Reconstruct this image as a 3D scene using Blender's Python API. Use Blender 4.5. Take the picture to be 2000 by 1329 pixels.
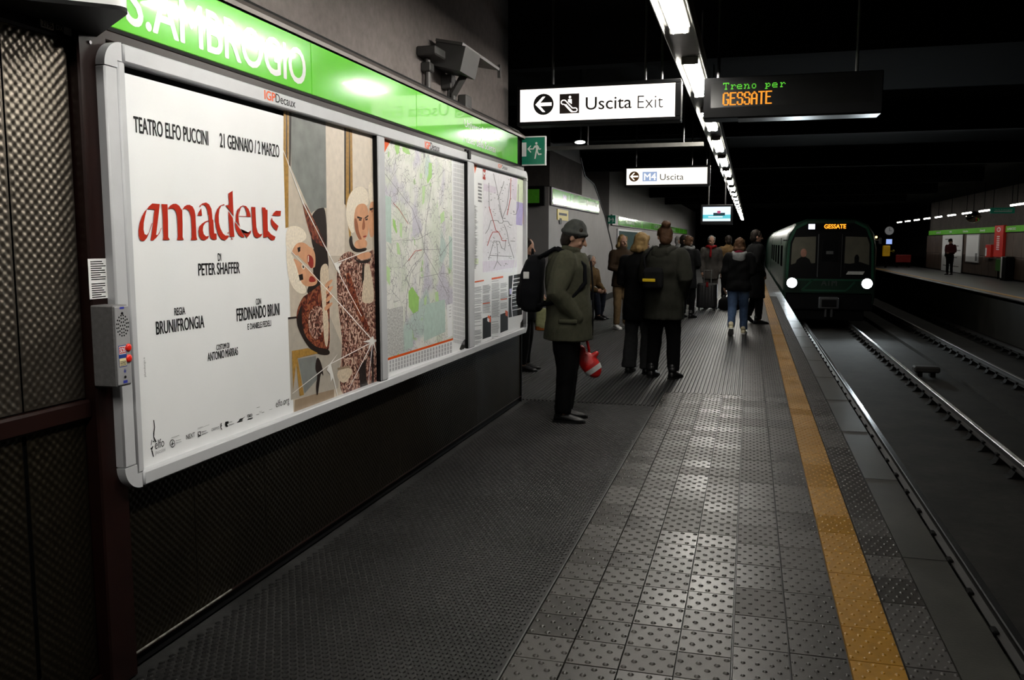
import bpy, bmesh, math, random
import numpy as np
from mathutils import Vector, Matrix
random.seed(7)
for o in list(bpy.data.objects): bpy.data.objects.remove(o)
SC = bpy.context.scene
COL = SC.collection
# ------------------------------------------------------------------ camera, world, exposure
W, H, F, VX, VY, EYE = 2000.0, 1329.0, 1690.0, 1465.5, 474.0, 1.55
_dy = np.array([VX - W/2, -(VY - H/2), -F]); _dy /= np.linalg.norm(_dy)
_uz = np.array([0, -_dy[2], _dy[1]]); _uz /= np.linalg.norm(_uz)
_ux = np.cross(_dy, _uz)
RW2C = np.stack([_ux, _dy, _uz], 1)          # world -> camera axes
cam = bpy.data.cameras.new('camera'); camo = bpy.data.objects.new('camera', cam); COL.objects.link(camo)
cam.sensor_width = 36.0; cam.lens = 36.0*F/W; cam.clip_start = 0.05; cam.clip_end = 400
m4 = Matrix([list(RW2C.T[i]) + [0] for i in range(3)] + [[0, 0, 0, 1]])
camo.matrix_world = Matrix.Translation((0, 0, EYE)) @ m4
SC.camera = camo
def P(ax, v, x, y):
    """point of the plane ax=v seen at photo pixel x,y (surveying the photograph)"""
    d = RW2C.T @ np.array([x - W/2, -(y - H/2), -F]); o = np.array([0, 0, EYE]); i = 'XYZ'.index(ax)
    return o + d*((v - o[i])/d[i])
world = bpy.data.worlds.new('tunnel_dark'); SC.world = world; world.use_nodes = True
world.node_tree.nodes['Background'].inputs[0].default_value = (0.5, 0.5, 0.55, 1)
world.node_tree.nodes['Background'].inputs[1].default_value = 0.0
SC.view_settings.view_transform = 'Standard'; SC.view_settings.look = 'None'
SC.view_settings.gamma = 1.0; SC.view_settings.use_curve_mapping = False
SC.view_settings.exposure = 0.0
TUBE = 143.0          # radiance of the fluorescent tubes over this platform
TUBE_FAR = 24.0       # and over the opposite one
SC.cycles.use_denoising = True
SC.cycles.max_bounces = 6; SC.cycles.diffuse_bounces = 3; SC.cycles.glossy_bounces = 3
SC.cycles.caustics_reflective = False; SC.cycles.caustics_refractive = False
SC.cycles.sample_clamp_indirect = 6.0

# ------------------------------------------------------------------ materials
MATS = {}
def mat(name, col, rough=0.5, metal=0.0, var=0.12, scale=14.0, bump=0.0, bscale=None, emit=0.0, coat=0.0, spec=0.5, rnd=0.0, ecol=None, dirt=0.0):
    if name in MATS: return MATS[name]
    m = bpy.data.materials.new(name); m.use_nodes = True; nt = m.node_tree; N = nt.nodes; L = nt.links
    b = N['Principled BSDF']
    b.inputs['Roughness'].default_value = rough; b.inputs['Metallic'].default_value = metal
    b.inputs['Coat Weight'].default_value = coat; b.inputs['Coat Roughness'].default_value = 0.04
    b.inputs['Specular IOR Level'].default_value = spec
    tc = N.new('ShaderNodeTexCoord')
    n = N.new('ShaderNodeTexNoise'); n.inputs['Scale'].default_value = scale; n.inputs['Detail'].default_value = 5
    L.new(tc.outputs['Object'], n.inputs['Vector'])
    r = N.new('ShaderNodeMapRange'); r.inputs[1].default_value = .3; r.inputs[2].default_value = .7
    r.inputs[3].default_value = 1-var; r.inputs[4].default_value = 1+var
    L.new(n.outputs['Fac'], r.inputs[0]); fac = r.outputs[0]
    if rnd:
        oi = N.new('ShaderNodeObjectInfo'); rr = N.new('ShaderNodeMapRange')
        rr.inputs[3].default_value = 1-rnd; rr.inputs[4].default_value = 1+rnd
        L.new(oi.outputs['Random'], rr.inputs[0]); mu = N.new('ShaderNodeMath'); mu.operation = 'MULTIPLY'
        L.new(fac, mu.inputs[0]); L.new(rr.outputs[0], mu.inputs[1]); fac = mu.outputs[0]
        r2 = N.new('ShaderNodeMapRange'); r2.inputs[3].default_value = rough*0.75; r2.inputs[4].default_value = min(1, rough*1.25)
        L.new(oi.outputs['Random'], r2.inputs[0]); L.new(r2.outputs[0], b.inputs['Roughness'])
    if dirt:
        n2 = N.new('ShaderNodeTexNoise'); n2.inputs['Scale'].default_value = 1.7; n2.inputs['Detail'].default_value = 8
        L.new(tc.outputs['Object'], n2.inputs['Vector'])
        r3 = N.new('ShaderNodeMapRange'); r3.inputs[1].default_value = .35; r3.inputs[2].default_value = .68
        r3.inputs[3].default_value = 1-dirt; r3.inputs[4].default_value = 1+dirt*.6
        L.new(n2.outputs['Fac'], r3.inputs[0]); mu = N.new('ShaderNodeMath'); mu.operation = 'MULTIPLY'
        L.new(fac, mu.inputs[0]); L.new(r3.outputs[0], mu.inputs[1]); fac = mu.outputs[0]
    vm = N.new('ShaderNodeVectorMath'); vm.operation = 'SCALE'; vm.inputs[0].default_value = col[:3]
    L.new(fac, vm.inputs['Scale']); L.new(vm.outputs[0], b.inputs['Base Color'])
    if bump:
        nb = N.new('ShaderNodeTexNoise'); nb.inputs['Scale'].default_value = bscale or scale*6; nb.inputs['Detail'].default_value = 3
        L.new(tc.outputs['Object'], nb.inputs['Vector'])
        bp = N.new('ShaderNodeBump'); bp.inputs['Strength'].default_value = bump; bp.inputs['Distance'].default_value = .01
        L.new(nb.outputs['Fac'], bp.inputs['Height']); L.new(bp.outputs[0], b.inputs['Normal'])
    if emit:
        b.inputs['Emission Color'].default_value = (*(ecol or col)[:3], 1); b.inputs['Emission Strength'].default_value = emit
    MATS[name] = m
    return m
def srgb(r, g, b):
    f = lambda c: (c/255/12.92) if c/255 <= .04045 else ((c/255+.055)/1.055)**2.4
    return (f(r), f(g), f(b))

# ------------------------------------------------------------------ mesh builder
class MB:
    def __init__(s): s.v = []; s.f = []
    def add(s, vs, fs):
        n = len(s.v); s.v.extend([tuple(map(float, q)) for q in vs]); s.f.extend([tuple(i+n for i in f) for f in fs]); return s
    def box(s, a, b):
        x0, y0, z0 = a; x1, y1, z1 = b
        if x0 > x1: x0, x1 = x1, x0
        if y0 > y1: y0, y1 = y1, y0
        if z0 > z1: z0, z1 = z1, z0
        return s.add([(x0,y0,z0),(x1,y0,z0),(x1,y1,z0),(x0,y1,z0),(x0,y0,z1),(x1,y0,z1),(x1,y1,z1),(x0,y1,z1)],
                     [(0,3,2,1),(4,5,6,7),(0,1,5,4),(1,2,6,5),(2,3,7,6),(3,0,4,7)])
    def bbox(s, a, b, r=.01):
        """box with chamfered edges"""
        a = np.minimum(a, b).astype(float); c = np.maximum(a, b).astype(float); vs = []; idx = {}
        for sx in (0,1):
            for sy in (0,1):
                for sz in (0,1):
                    p = np.array([c[0] if sx else a[0], c[1] if sy else a[1], c[2] if sz else a[2]])
                    d = np.array([-r if sx else r, -r if sy else r, -r if sz else r])
                    for k in range(3):
                        q = p + d; q[k] = p[k]; idx[(sx,sy,sz,k)] = len(vs); vs.append(q)
        fs = []
        for k in range(3):
            o = [i for i in range(3) if i != k]
            for sv in (0,1):
                ring = []
                for u, w in ((0,0),(1,0),(1,1),(0,1)):
                    key = [0,0,0]; key[k] = sv; key[o[0]] = u; key[o[1]] = w; ring.append(idx[(*key, k)])
                fs.append(ring)
            for u in (0,1):
                for w in (0,1):
                    e = []
                    for t in (0,1):
                        key = [0,0,0]; key[k] = t; key[o[0]] = u; key[o[1]] = w
                        e.append((idx[(*key, o[0])], idx[(*key, o[1])]))
                    fs.append((e[0][0], e[0][1], e[1][1], e[1][0]))
        for sx in (0,1):
            for sy in (0,1):
                for sz in (0,1): fs.append(tuple(idx[(sx,sy,sz,k)] for k in range(3)))
        return s.add(vs, fs)
    def cyl(s, p0, p1, r, n=12, r2=None, caps=True):
        p0 = np.array(p0, float); p1 = np.array(p1, float); d = p1-p0; d /= np.linalg.norm(d)
        a = np.cross(d, (0,0,1) if abs(d[2]) < .9 else (1,0,0)); a /= np.linalg.norm(a); b = np.cross(d, a)
        r2 = r if r2 is None else r2; vs = []
        for c, q in ((p0, r), (p1, r2)):
            for i in range(n):
                t = 2*math.pi*i/n; vs.append(c + q*(a*math.cos(t) + b*math.sin(t)))
        fs = [(i, (i+1) % n, n+(i+1) % n, n+i) for i in range(n)]
        if caps: fs += [tuple(range(n))[::-1], tuple(range(n, 2*n))]
        return s.add(vs, fs)
    def prism(s, pts, fn, d0, d1):
        """2-D outline pts, fn(u,v,d)->xyz, from depth d0 to d1"""
        n = len(pts); vs = [fn(u, v, d0) for u, v in pts] + [fn(u, v, d1) for u, v in pts]
        return s.add(vs, [tuple(range(n))[::-1], tuple(range(n, 2*n))] + [(i, (i+1) % n, n+(i+1) % n, n+i) for i in range(n)])
    def flat(s, pts3): return s.add(pts3, [tuple(range(len(pts3)))])
    def sph(s, c, r, nu=16, nv=10, R=None):
        c = np.array(c, float); r = np.array(r if hasattr(r, '__len__') else (r,)*3, float); vs = []
        for j in range(1, nv):
            ph = math.pi*j/nv
            for i in range(nu):
                t = 2*math.pi*i/nu; p = np.array([math.cos(t)*math.sin(ph), math.sin(t)*math.sin(ph), math.cos(ph)])*r
                vs.append(c + (R @ p if R is not None else p))
        e = np.array([0,0,r[2]]); e = R @ e if R is not None else e
        t0 = len(vs); vs += [c+e, c-e]; fs = []
        for j in range(nv-2):
            for i in range(nu): fs.append((j*nu+i, (j+1)*nu+i, (j+1)*nu+(i+1) % nu, j*nu+(i+1) % nu))
        for i in range(nu):
            fs.append((t0, i, (i+1) % nu)); fs.append((t0+1, (nv-2)*nu+(i+1) % nu, (nv-2)*nu+i))
        return s.add(vs, fs)
    def tube(s, pts, rad, n=10, caps=True):
        pts = [np.array(p, float) for p in pts]; rad = [rad]*len(pts) if not hasattr(rad, '__len__') else list(rad)
        vs = []; a = None; m = len(pts)
        for k in range(m):
            d = pts[min(k+1, m-1)] - pts[max(k-1, 0)]; d /= (np.linalg.norm(d) + 1e-12)
            if a is None: a = np.cross(d, (0,0,1) if abs(d[2]) < .9 else (1,0,0))
            a = a - d*np.dot(a, d); a /= np.linalg.norm(a); b = np.cross(d, a)
            for i in range(n):
                t = 2*math.pi*i/n; vs.append(pts[k] + rad[k]*(a*math.cos(t) + b*math.sin(t)))
        fs = []
        for k in range(m-1):
            for i in range(n): fs.append((k*n+i, k*n+(i+1) % n, (k+1)*n+(i+1) % n, (k+1)*n+i))
        if caps: fs += [tuple(range(n))[::-1], tuple(range((m-1)*n, m*n))]
        return s.add(vs, fs)
    def limb(s, pts, rad, n=12):
        """tube with round ends, for bodies and sleeves"""
        s.tube(pts, rad, n)
        s.sph(pts[0], rad[0], n, 8); s.sph(pts[-1], rad[-1], n, 8); return s
    def rings(s, rs, n=24, p=2.0):
        """stack of horizontal super-ellipse rings (cx,cy,z,rx,ry)"""
        vs = []
        for cx, cy, z, rx, ry in rs:
            for i in range(n):
                t = 2*math.pi*i/n; c, q = math.cos(t), math.sin(t)
                vs.append((cx + rx*math.copysign(abs(c)**(2/p), c), cy + ry*math.copysign(abs(q)**(2/p), q), z))
        fs = [(k*n+i, k*n+(i+1) % n, (k+1)*n+(i+1) % n, (k+1)*n+i) for k in range(len(rs)-1) for i in range(n)]
        fs += [tuple(range(n))[::-1], tuple(range((len(rs)-1)*n, len(rs)*n))]
        return s.add(vs, fs)
    def xf(s, fn):
        s.v = [tuple(fn(np.array(q))) for q in s.v]; return s
    def mesh(s, name, m=None, smooth=False, org=(0,0,0)):
        me = bpy.data.meshes.new(name)
        v = np.array(s.v, float) - np.array(org, float)
        me.from_pydata([tuple(q) for q in v], [], s.f); me.validate()
        if m: me.materials.append(m)
        bm = bmesh.new(); bm.from_mesh(me)
        if len(bm.faces) < 60000 and not getattr(s, 'open', False): bmesh.ops.recalc_face_normals(bm, faces=bm.faces)
        bm.to_mesh(me); bm.free()
        if smooth: me.polygons.foreach_set('use_smooth', [True]*len(me.polygons))
        return me
    def build(s, name, m, parent=None, smooth=False, auto=None, org=None):
        o0 = np.array(parent.location) if parent is not None else np.zeros(3)
        if parent is not None and parent.parent is not None: o0 = o0 + np.array(parent.parent.location)
        if org is None: org = o0
        me = s.mesh(name, m, smooth, org)
        if auto and len(me.polygons):
            me.polygons.foreach_set('use_smooth', [True]*len(me.polygons)); me.set_sharp_from_angle(angle=math.radians(auto))
        o = bpy.data.objects.new(name, me); COL.objects.link(o); o.location = tuple(np.array(org) - o0)
        if parent is not None: o.parent = parent
        return o
def link(name, me, loc=(0,0,0), parent=None):
    o = bpy.data.objects.new(name, me); COL.objects.link(o); o.location = loc
    if parent is not None: o.parent = parent
    return o
def thing(name, label, cat, loc=(0,0,0), group=None):
    o = bpy.data.objects.new(name, None); COL.objects.link(o); o.location = loc; o.empty_display_size = .1
    return tag(o, label, cat, group)
def tag(o, label, cat, group=None):
    o['label'] = label; o['category'] = cat
    if group: o['group'] = group
    return o
def struct(o): o['kind'] = 'structure'; return o
def stuff(o): o['kind'] = 'stuff'; return o
def plab(o, l): o['label'] = l; return o

# ------------------------------------------------------------------ lettering
_txt = bpy.data.curves.new('lettering_curve', 'FONT'); _txto = bpy.data.objects.new('lettering_curve', _txt); COL.objects.link(_txto)
def text_mesh(s, bold=0.0, spacing=1.0):
    _txt.body = s; _txt.size = 1; _txt.offset = bold; _txt.space_character = spacing; _txt.resolution_u = 4; _txt.fill_mode = 'FRONT'
    bpy.context.view_layer.update()
    ev = _txto.evaluated_get(bpy.context.evaluated_depsgraph_get()); me = ev.to_mesh()
    v = np.empty(len(me.vertices)*3); me.vertices.foreach_get('co', v); v = v.reshape(-1, 3)
    fs = [tuple(p.vertices) for p in me.polygons]; ev.to_mesh_clear(); return v, fs
def text(name, s, org, rd, ud, width, height, m, parent, bold=0.0, capref=None, slant=0.0, spacing=1.0, mb=None):
    """flat lettering; width/height are of the text box (height = cap height when capref)"""
    v, fs = text_mesh(s, min(bold, 0.0), spacing=spacing)
    if not len(v): return None
    x0, x1 = v[:,0].min(), v[:,0].max(); y1 = v[:,1].max(); y0 = 0 if capref else v[:,1].min()
    if capref: y1 = capref
    u = (v[:,0]-x0)/(x1-x0)*width + slant*(v[:,1]-y0)/(y1-y0)*height; w = (v[:,1]-y0)/(y1-y0)*height
    rd = np.array(rd, float); ud = np.array(ud, float)
    pts = np.array(org)[None] + u[:,None]*rd + w[:,None]*ud
    own = mb is None; mb = mb or MB(); mb.open = True; mb.add(pts, fs)
    if bold > 0:                                   # heavier strokes: shifted copies, each a hair prouder
        d = bold*height*1.3; nn = np.cross(rd, ud)
        for i, (du, dv) in enumerate(((-d, 0), (d, 0), (0, -d*.7), (0, d*.7), (-d*.7, d*.5), (d*.7, -d*.5))): mb.add(pts + du*rd + dv*ud + nn*2e-5*(i+1), fs)
    return mb.build(name, m, parent) if own else mb
RY, UZ, RX = np.array([0,1.,0]), np.array([0,0,1.]), np.array([1.,0,0])
def textx(name, s, X, bl, br, top, m, parent, bold=0.0, capref=.69, mb=None, slant=0.0):
    """lettering on the wall plane X, from baseline pixels bl..br and a cap-top pixel above bl"""
    a = P('X', X, *bl); b = P('X', X, *br); t = P('X', X, *top)
    z = a[2] if abs(a[2]-b[2]) < .05 else (a[2]+b[2])/2
    return text(name, s, (X, a[1], z), RY, UZ, b[1]-a[1], t[2]-a[2], m, parent, bold, capref, slant, mb=mb)
# ------------------------------------------------------------------ palette
m_rubber = mat('black_rubber', (.0095,.0095,.010), .46, var=.25, scale=30, dirt=.35, spec=.22)
m_rubber2 = mat('ribbed_rubber', (.018,.0175,.017), .44, var=.25, scale=30, dirt=.35, spec=.38)
m_tile = mat('grey_rubber_tile', (.027,.0245,.022), .42, var=.15, scale=24, rnd=.2, dirt=.25, spec=.34, bump=.05)
m_tile2 = mat('dark_rubber_tile', (.018,.0162,.015), .46, var=.15, scale=24, rnd=.12, dirt=.25, spec=.30, bump=.05)
m_yellow = mat('yellow_rubber_tile', (.200,.098,.010), .42, var=.14, scale=24, rnd=.07, dirt=.25, bump=.05, spec=.28)
m_kerb = mat('kerb_concrete', (.024,.023,.020), .40, var=.2, scale=12, dirt=.35, bump=.1, spec=.4)
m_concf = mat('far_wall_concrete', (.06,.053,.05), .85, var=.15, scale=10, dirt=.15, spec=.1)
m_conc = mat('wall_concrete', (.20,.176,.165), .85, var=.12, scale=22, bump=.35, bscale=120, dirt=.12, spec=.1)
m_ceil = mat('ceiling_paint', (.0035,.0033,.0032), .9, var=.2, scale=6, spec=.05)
m_bed = mat('trackbed_concrete', (.0105,.0095,.0082), .8, var=.3, scale=9, bump=.4, bscale=70, dirt=.45, spec=.12)
m_darkw = mat('dark_wall', (.02,.019,.018), .8, var=.2, scale=5, dirt=.2, spec=.1)
m_black = mat('black_gap', (.004,.004,.004), .6, spec=.1)
m_brown = mat('brown_steel', (.0095,.0030,.0024), .36, var=.12, scale=10, dirt=.2, spec=.22)
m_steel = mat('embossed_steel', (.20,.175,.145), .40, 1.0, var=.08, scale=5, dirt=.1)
m_steel_shaded = mat('embossed_steel_shaded', (.036,.029,.019), .48, 1.0, var=.1, scale=5, dirt=.15)  # same steel, with the shade under the poster case put into its colour
m_alu = mat('silver_frame', (.50,.51,.53), .42, 0, var=.04, scale=9, bump=.04, bscale=200, spec=.4)
m_green = mat('green_sign_face', (.145,.62,.045), .16, var=.03, scale=4, coat=.75, bump=.02, bscale=14, spec=.15)
m_greend = mat('far_green_face', (.20,.72,.07), .25, var=.05, scale=4, coat=.3)
m_white = mat('white_print', (.82,.82,.82), .35, var=.02, spec=.3)
m_whited = mat('white_letter', (.85,.85,.83), .16, var=.02, coat=.75, spec=.15)
m_paper = mat('poster_paper', (.84,.85,.86), .40, var=.02, scale=3, spec=.15)
m_ink = mat('black_ink', (.006,.006,.0065), .5, spec=.15)
m_inkl = mat('grey_ink', (.22,.22,.23), .5, spec=.15)
m_red = mat('red_ink', (.40,.020,.006), .5, var=.05, spec=.12)
m_orange = mat('orange_print', (.75,.10,.012), .4, spec=.15)
m_dkmetal = mat('dark_metal', (.0045,.0045,.005), .55, 0, spec=.10)
m_grmetal = mat('grey_metal', (.09,.09,.09), .4, .6, var=.12, scale=20, bump=.06, bscale=250)
m_trunk = mat('grey_trunking', (.11,.108,.10), .5, .2, var=.1, spec=.3)

PY = (-3.0, 95.0)
# ------------------------------------------------------------------ platform and track bed (the floor)
b = MB(); b.box((-9, PY[0], -1.3), (.775, PY[1], -.012)); floor = struct(b.build('floor', m_rubber))
b = MB(); b.box((.775, PY[0], -1.3), (.975, PY[1], 0)); b.box((.70, PY[0], -.4), (.775, PY[1], -.013))
kerb = b.build('kerb', m_kerb, floor)
b = MB()
for k in range(1, 60): b.box((.776, PY[0]+k*1.5, .0), (.974, PY[0]+k*1.5+.006, .0012))
stuff(b.build('kerb_joint', m_black, floor))
b = MB(); b.box((.975, PY[0], -1.6), (7.0, PY[1], -1.24)); trackbed = struct(b.build('floor_trackbed', m_bed))
b = MB(); b.box((4.15, PY[0], -1.24), (4.5, PY[1], -1.16)); b.build('drain_cover', m_bed, trackbed)
# studded rubber sheet beside the wall, its little discs one stuff mesh
def studs(xs0, xs1, ys0, ys1, pitch, r, h, n=8, z=0.0, stag=True):
    dx = pitch; dy = pitch*.5*(3**.5) if stag else pitch
    ring0 = [(r*math.cos(2*math.pi*i/n), r*math.sin(2*math.pi*i/n)) for i in range(n)]
    V = []; Fc = []; row = 0; y = ys0
    while y < ys1:
        x = xs0 + (dx/2 if (row % 2 and stag) else 0)
        while x < xs1:
            k = len(V)
            V += [(x+a, y+c, z) for a, c in ring0] + [(x+a*.78, y+c*.78, z+h) for a, c in ring0]
            Fc += [(k+i, k+(i+1) % n, k+n+(i+1) % n, k+n+i) for i in range(n)] + [tuple(range(k+n, k+2*n))]
            x += dx
        y += dy; row += 1
    return V, Fc
b = MB(); b.box((-2.13, PY[0], -.012), (-.822, 8.2, -.004)); sheet = b.build('rubber_sheet', mat('dusty_rubber', (.021,.021,.021), .6, var=.3, scale=30, dirt=.5, spec=.15), floor)
b = MB(); b.open = True; b.add(*studs(-2.06, -.84, 1.9, 8.2, .034, .0135, .004, 7, -.004)); stuff(b.build('rubber_stud', mat('stud_rubber', (.0060,.0060,.0064), .42, var=.25, scale=30, dirt=.35, spec=.28), floor))
b = MB(); b.box((-.826, 1.9, -.006), (-.820, 9.0, .002)); b.build('joint_strip', m_grmetal, floor)
# ribbed rubber beyond
def ribs(x0, x1, y0, y1, pitch, w, h):
    V = []; Fc = []; x = x0
    while x < x1:
        k = len(V)
        for y in (y0, y1): V += [(x-w/2, y, -.012), (x-w*.3, y, h), (x+w*.3, y, h), (x+w/2, y, -.012)]
        Fc += [(k, k+1, k+5, k+4), (k+1, k+2, k+6, k+5), (k+2, k+3, k+7, k+6), (k, k+3, k+2, k+1)]
        x += pitch
    return V, Fc
b = MB(); b.open = True; b.add(*ribs(-8.9, -.84, 8.24, 40, .040, .022, 0)); stuff(b.build('rubber_rib', m_rubber2, floor))
b = MB(); b.open = True; b.add(*ribs(-.81, -.03, 9.02, 40, .040, .022, 0)); stuff(b.build('rubber_rib', m_rubber2, floor))
# studded tiles: one mesh per kind, laid tile by tile
def tile_mesh(name, w, l, rows, cols, r, h, m, n=6, stag=True):
    b = MB(); g = .0011; c = .0022
    b.add([(g,g,-.012),(w-g,g,-.012),(w-g,l-g,-.012),(g,l-g,-.012),(g+c,g+c,0),(w-g-c,g+c,0),(w-g-c,l-g-c,0),(g+c,l-g-c,0)],
          [(4,5,6,7),(0,1,5,4),(1,2,6,5),(2,3,7,6),(3,0,4,7)])
    for i in range(rows):
        for j in range(cols):
            x = w*(j+.5)/cols + (w*.25/cols*(1 if i % 2 else -1) if stag else 0); y = l*(i+.5)/rows; k = len(b.v)
            b.v += [(x+r*math.cos(2*math.pi*t/n), y+r*math.sin(2*math.pi*t/n), 0) for t in range(n)]
            b.v += [(x+.70*r*math.cos(2*math.pi*t/n), y+.70*r*math.sin(2*math.pi*t/n), h*.72) for t in range(n)]
            b.v += [(x, y, h)]
            b.f += [(k+t, k+(t+1) % n, k+n+(t+1) % n, k+n+t) for t in range(n)] + [(k+n+t, k+n+(t+1) % n, k+2*n) for t in range(n)]
    b.open = True
    me = b.mesh(name, m); me.polygons.foreach_set('use_smooth', [i >= 5 for i in range(len(me.polygons))]); return me
tA = tile_mesh('tile', .199, .2, 4, 3, .0125, .0065, m_tile, 8)
tB = tile_mesh('tile', .207, .3, 6, 4, .0095, .005, m_tile2, 7)
tY = tile_mesh('tile', .193, .3, 6, 4, .0095, .005, m_yellow, 7)
tC = tile_mesh('tile', .178, .3, 6, 4, .0095, .005, m_tile2, 7)
for c in range(4):
    for r in range(33): link('tile', tA, (-.818 + .199*c, 2.4+.2*r, random.uniform(-.0008, .0008)), floor)
YB = [2.4+.3*r for r in range(23)]
for r, y in enumerate(YB):
    for c in range(2): link('tile', tB, (-.019 + .2075*c, y, random.uniform(-.0006, .0006)), floor)
    link('tile', tC, (.594, y, random.uniform(-.0006, .0006)), floor)
ystrip = thing('tactile_strip', 'long yellow studded warning strip set in the dark platform floor', 'paving strip', (.4, 2.4, 0))
for r in range(45): link('tile', tY, (0, .3*r, random.uniform(-.0005, .0005)), ystrip)
def far_tiles(name, me, x, y0, y1, step, parent, m):
    v = np.array([q.co[:] for q in me.vertices]); fs = [tuple(p.vertices) for p in me.polygons]; b = MB(); b.open = True; y = y0
    while y < y1:
        for xx in x: b.add(v + np.array([xx, y, 0]), fs)
        y += step
    return stuff(b.build(name, m, parent))
far_tiles('tile', tB, (-.019, .1885), YB[-1]+.3, 26, .3, floor, m_tile2)
far_tiles('tile', tC, (.594,), YB[-1]+.3, 26, .3, floor, m_tile2)
far_tiles('tile', tY, (.4,), 2.4+.3*45, 40, .3, ystrip, m_yellow)
b = MB(); b.box((-.019, 26, -.012), (.396, PY[1], 0)); b.box((.594, 26, -.012), (.773, PY[1], 0)); b.build('rubber_strip', m_tile2, floor)
# opposite platform
m_opp = mat('opposite_floor', (.075,.075,.078), .45, var=.1, dirt=.15)
b = MB(); b.box((7.15, 5, -1.3), (10.4, PY[1], -.004)); oppf = struct(b.build('floor_opposite', m_opp))
b = MB(); b.box((7.0, 5, -1.3), (7.15, PY[1], 0)); b.build('kerb', m_kerb, oppf)
b = MB(); b.box((7.30, 5, -.004), (7.48, PY[1], .004)); tag(b.build('tactile_strip', mat('opposite_yellow', (.50,.25,.03), .5)), 'thin yellow strip along the opposite platform edge', 'paving strip')
b = MB(); b.box((7.0, 5, -.10), (7.02, PY[1], -.03)); b.build('edge_band', m_kerb, oppf)

# ------------------------------------------------------------------ ceiling and enclosing walls
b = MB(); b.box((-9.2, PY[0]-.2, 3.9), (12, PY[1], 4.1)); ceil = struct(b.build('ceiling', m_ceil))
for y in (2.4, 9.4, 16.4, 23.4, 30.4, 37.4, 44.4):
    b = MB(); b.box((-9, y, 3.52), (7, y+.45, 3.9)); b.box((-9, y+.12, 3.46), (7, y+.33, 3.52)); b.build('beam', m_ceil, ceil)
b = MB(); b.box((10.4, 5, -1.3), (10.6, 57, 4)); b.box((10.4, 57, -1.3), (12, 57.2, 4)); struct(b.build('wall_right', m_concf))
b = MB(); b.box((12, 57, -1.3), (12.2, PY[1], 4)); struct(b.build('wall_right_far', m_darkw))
b = MB(); b.box((-9.2, PY[1], -1.6), (12.2, PY[1]+.2, 4.1)); struct(b.build('wall_end', m_darkw))
b = MB(); b.box((-9.2, PY[0]-.2, -1.6), (12.2, PY[0], 4.1)); struct(b.build('wall_rear', m_darkw))
b = MB(); b.box((-9.2, 8.14, -.1), (-9.0, PY[1], 4)); struct(b.build('wall_back', m_darkw))

# ------------------------------------------------------------------ the near left wall
b = MB(); b.box((-2.6, PY[0], 2.60), (-2.2, 7.9, 3.9)); b.box((-2.6, PY[0], 0), (-2.17, 8.10, 2.60)); wl = struct(b.build('wall_left', m_conc))
# sloping ledge over the station sign
b = MB(); b.prism([(-2.19, 2.585), (-2.085, 2.525), (-2.085, 2.545), (-2.10, 2.56), (-2.19, 2.625)], lambda u, v, d: (u, d, v), 2.55, 8.12)
b.build('ledge', mat('ledge_metal', (.13,.113,.104), .45, .35, var=.12, scale=8, dirt=.15), wl)
b = MB(); b.box((-2.17, -3, 0), (-2.135, 8.10, .052)); b.build('plinth', m_black, wl)
b = MB(); b.box((-2.135, 2.51, .050), (-2.118, 8.09, .056)); b.build('edge_trim', m_brown, wl); b = MB(); b.box((-2.124, 2.515, .056), (-2.117, 3.15, .060)); b.build('pale_edge', mat('pale_edge_steel', (.22,.21,.19), .5, var=.5, scale=40), wl)  # pale patchy strip along the near stretch of the edge trim
# dimpled sheet-steel cladding
def embossed(y0, y1, z0, z1, X, step, pitch, depth):
    ny = max(2, int(round((y1-y0)/step))); nz = max(2, int(round((z1-z0)/step)))
    yy = np.linspace(y0, y1, ny+1); zz = np.linspace(z0, z1, nz+1); Yg, Zg = np.meshgrid(yy, zz, indexing='ij')
    a = Yg/pitch*math.pi; c = Zg/pitch*math.pi
    hgt = np.cos(a)*np.cos(c)                                   # diamond quilt of bumps and dimples
    hgt = np.sign(hgt)*np.abs(hgt)**.75
    e = np.clip(np.minimum.reduce([Yg-y0, y1-Yg, Zg-z0, z1-Zg])/.012, 0, 1)
    v = np.stack([X + depth*hgt*e, Yg, Zg], -1).reshape(-1, 3)
    i = np.arange(ny)[:,None]*(nz+1) + np.arange(nz)[None]; i = i.ravel()
    b = MB(); b.v = [tuple(q) for q in v]; b.f = [tuple(q) for q in np.stack([i, i+nz+1, i+nz+2, i+1], -1)]; b.open = True
    return b
def panel(y0, y1, z0, z1, X, m, step=.003, pitch=.0165, depth=.0017):
    o = embossed(y0+.0015, y1-.0015, z0, z1, X, step, pitch, depth).build('panel', m, wl, smooth=True); return o
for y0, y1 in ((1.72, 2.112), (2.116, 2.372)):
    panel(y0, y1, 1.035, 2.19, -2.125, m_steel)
    panel(y0+.004, y1-.006, .07, .965, -2.128, m_steel_shaded)
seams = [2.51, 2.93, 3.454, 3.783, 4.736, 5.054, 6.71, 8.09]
for y0, y1 in zip(seams[:-1], seams[1:]): panel(y0, y1, .052, .74, -2.128, m_steel_shaded, .0042)
b = MB(); b.box((-2.17, 1.5, .2), (-2.14, 8.08, 2.6)); b.build('backing_board', m_black, wl)
b = MB(); b.box((-2.17, 8.09, .0), (-2.118, 8.105, 2.52)); b.build('corner_trim', m_dkmetal, wl)
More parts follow.
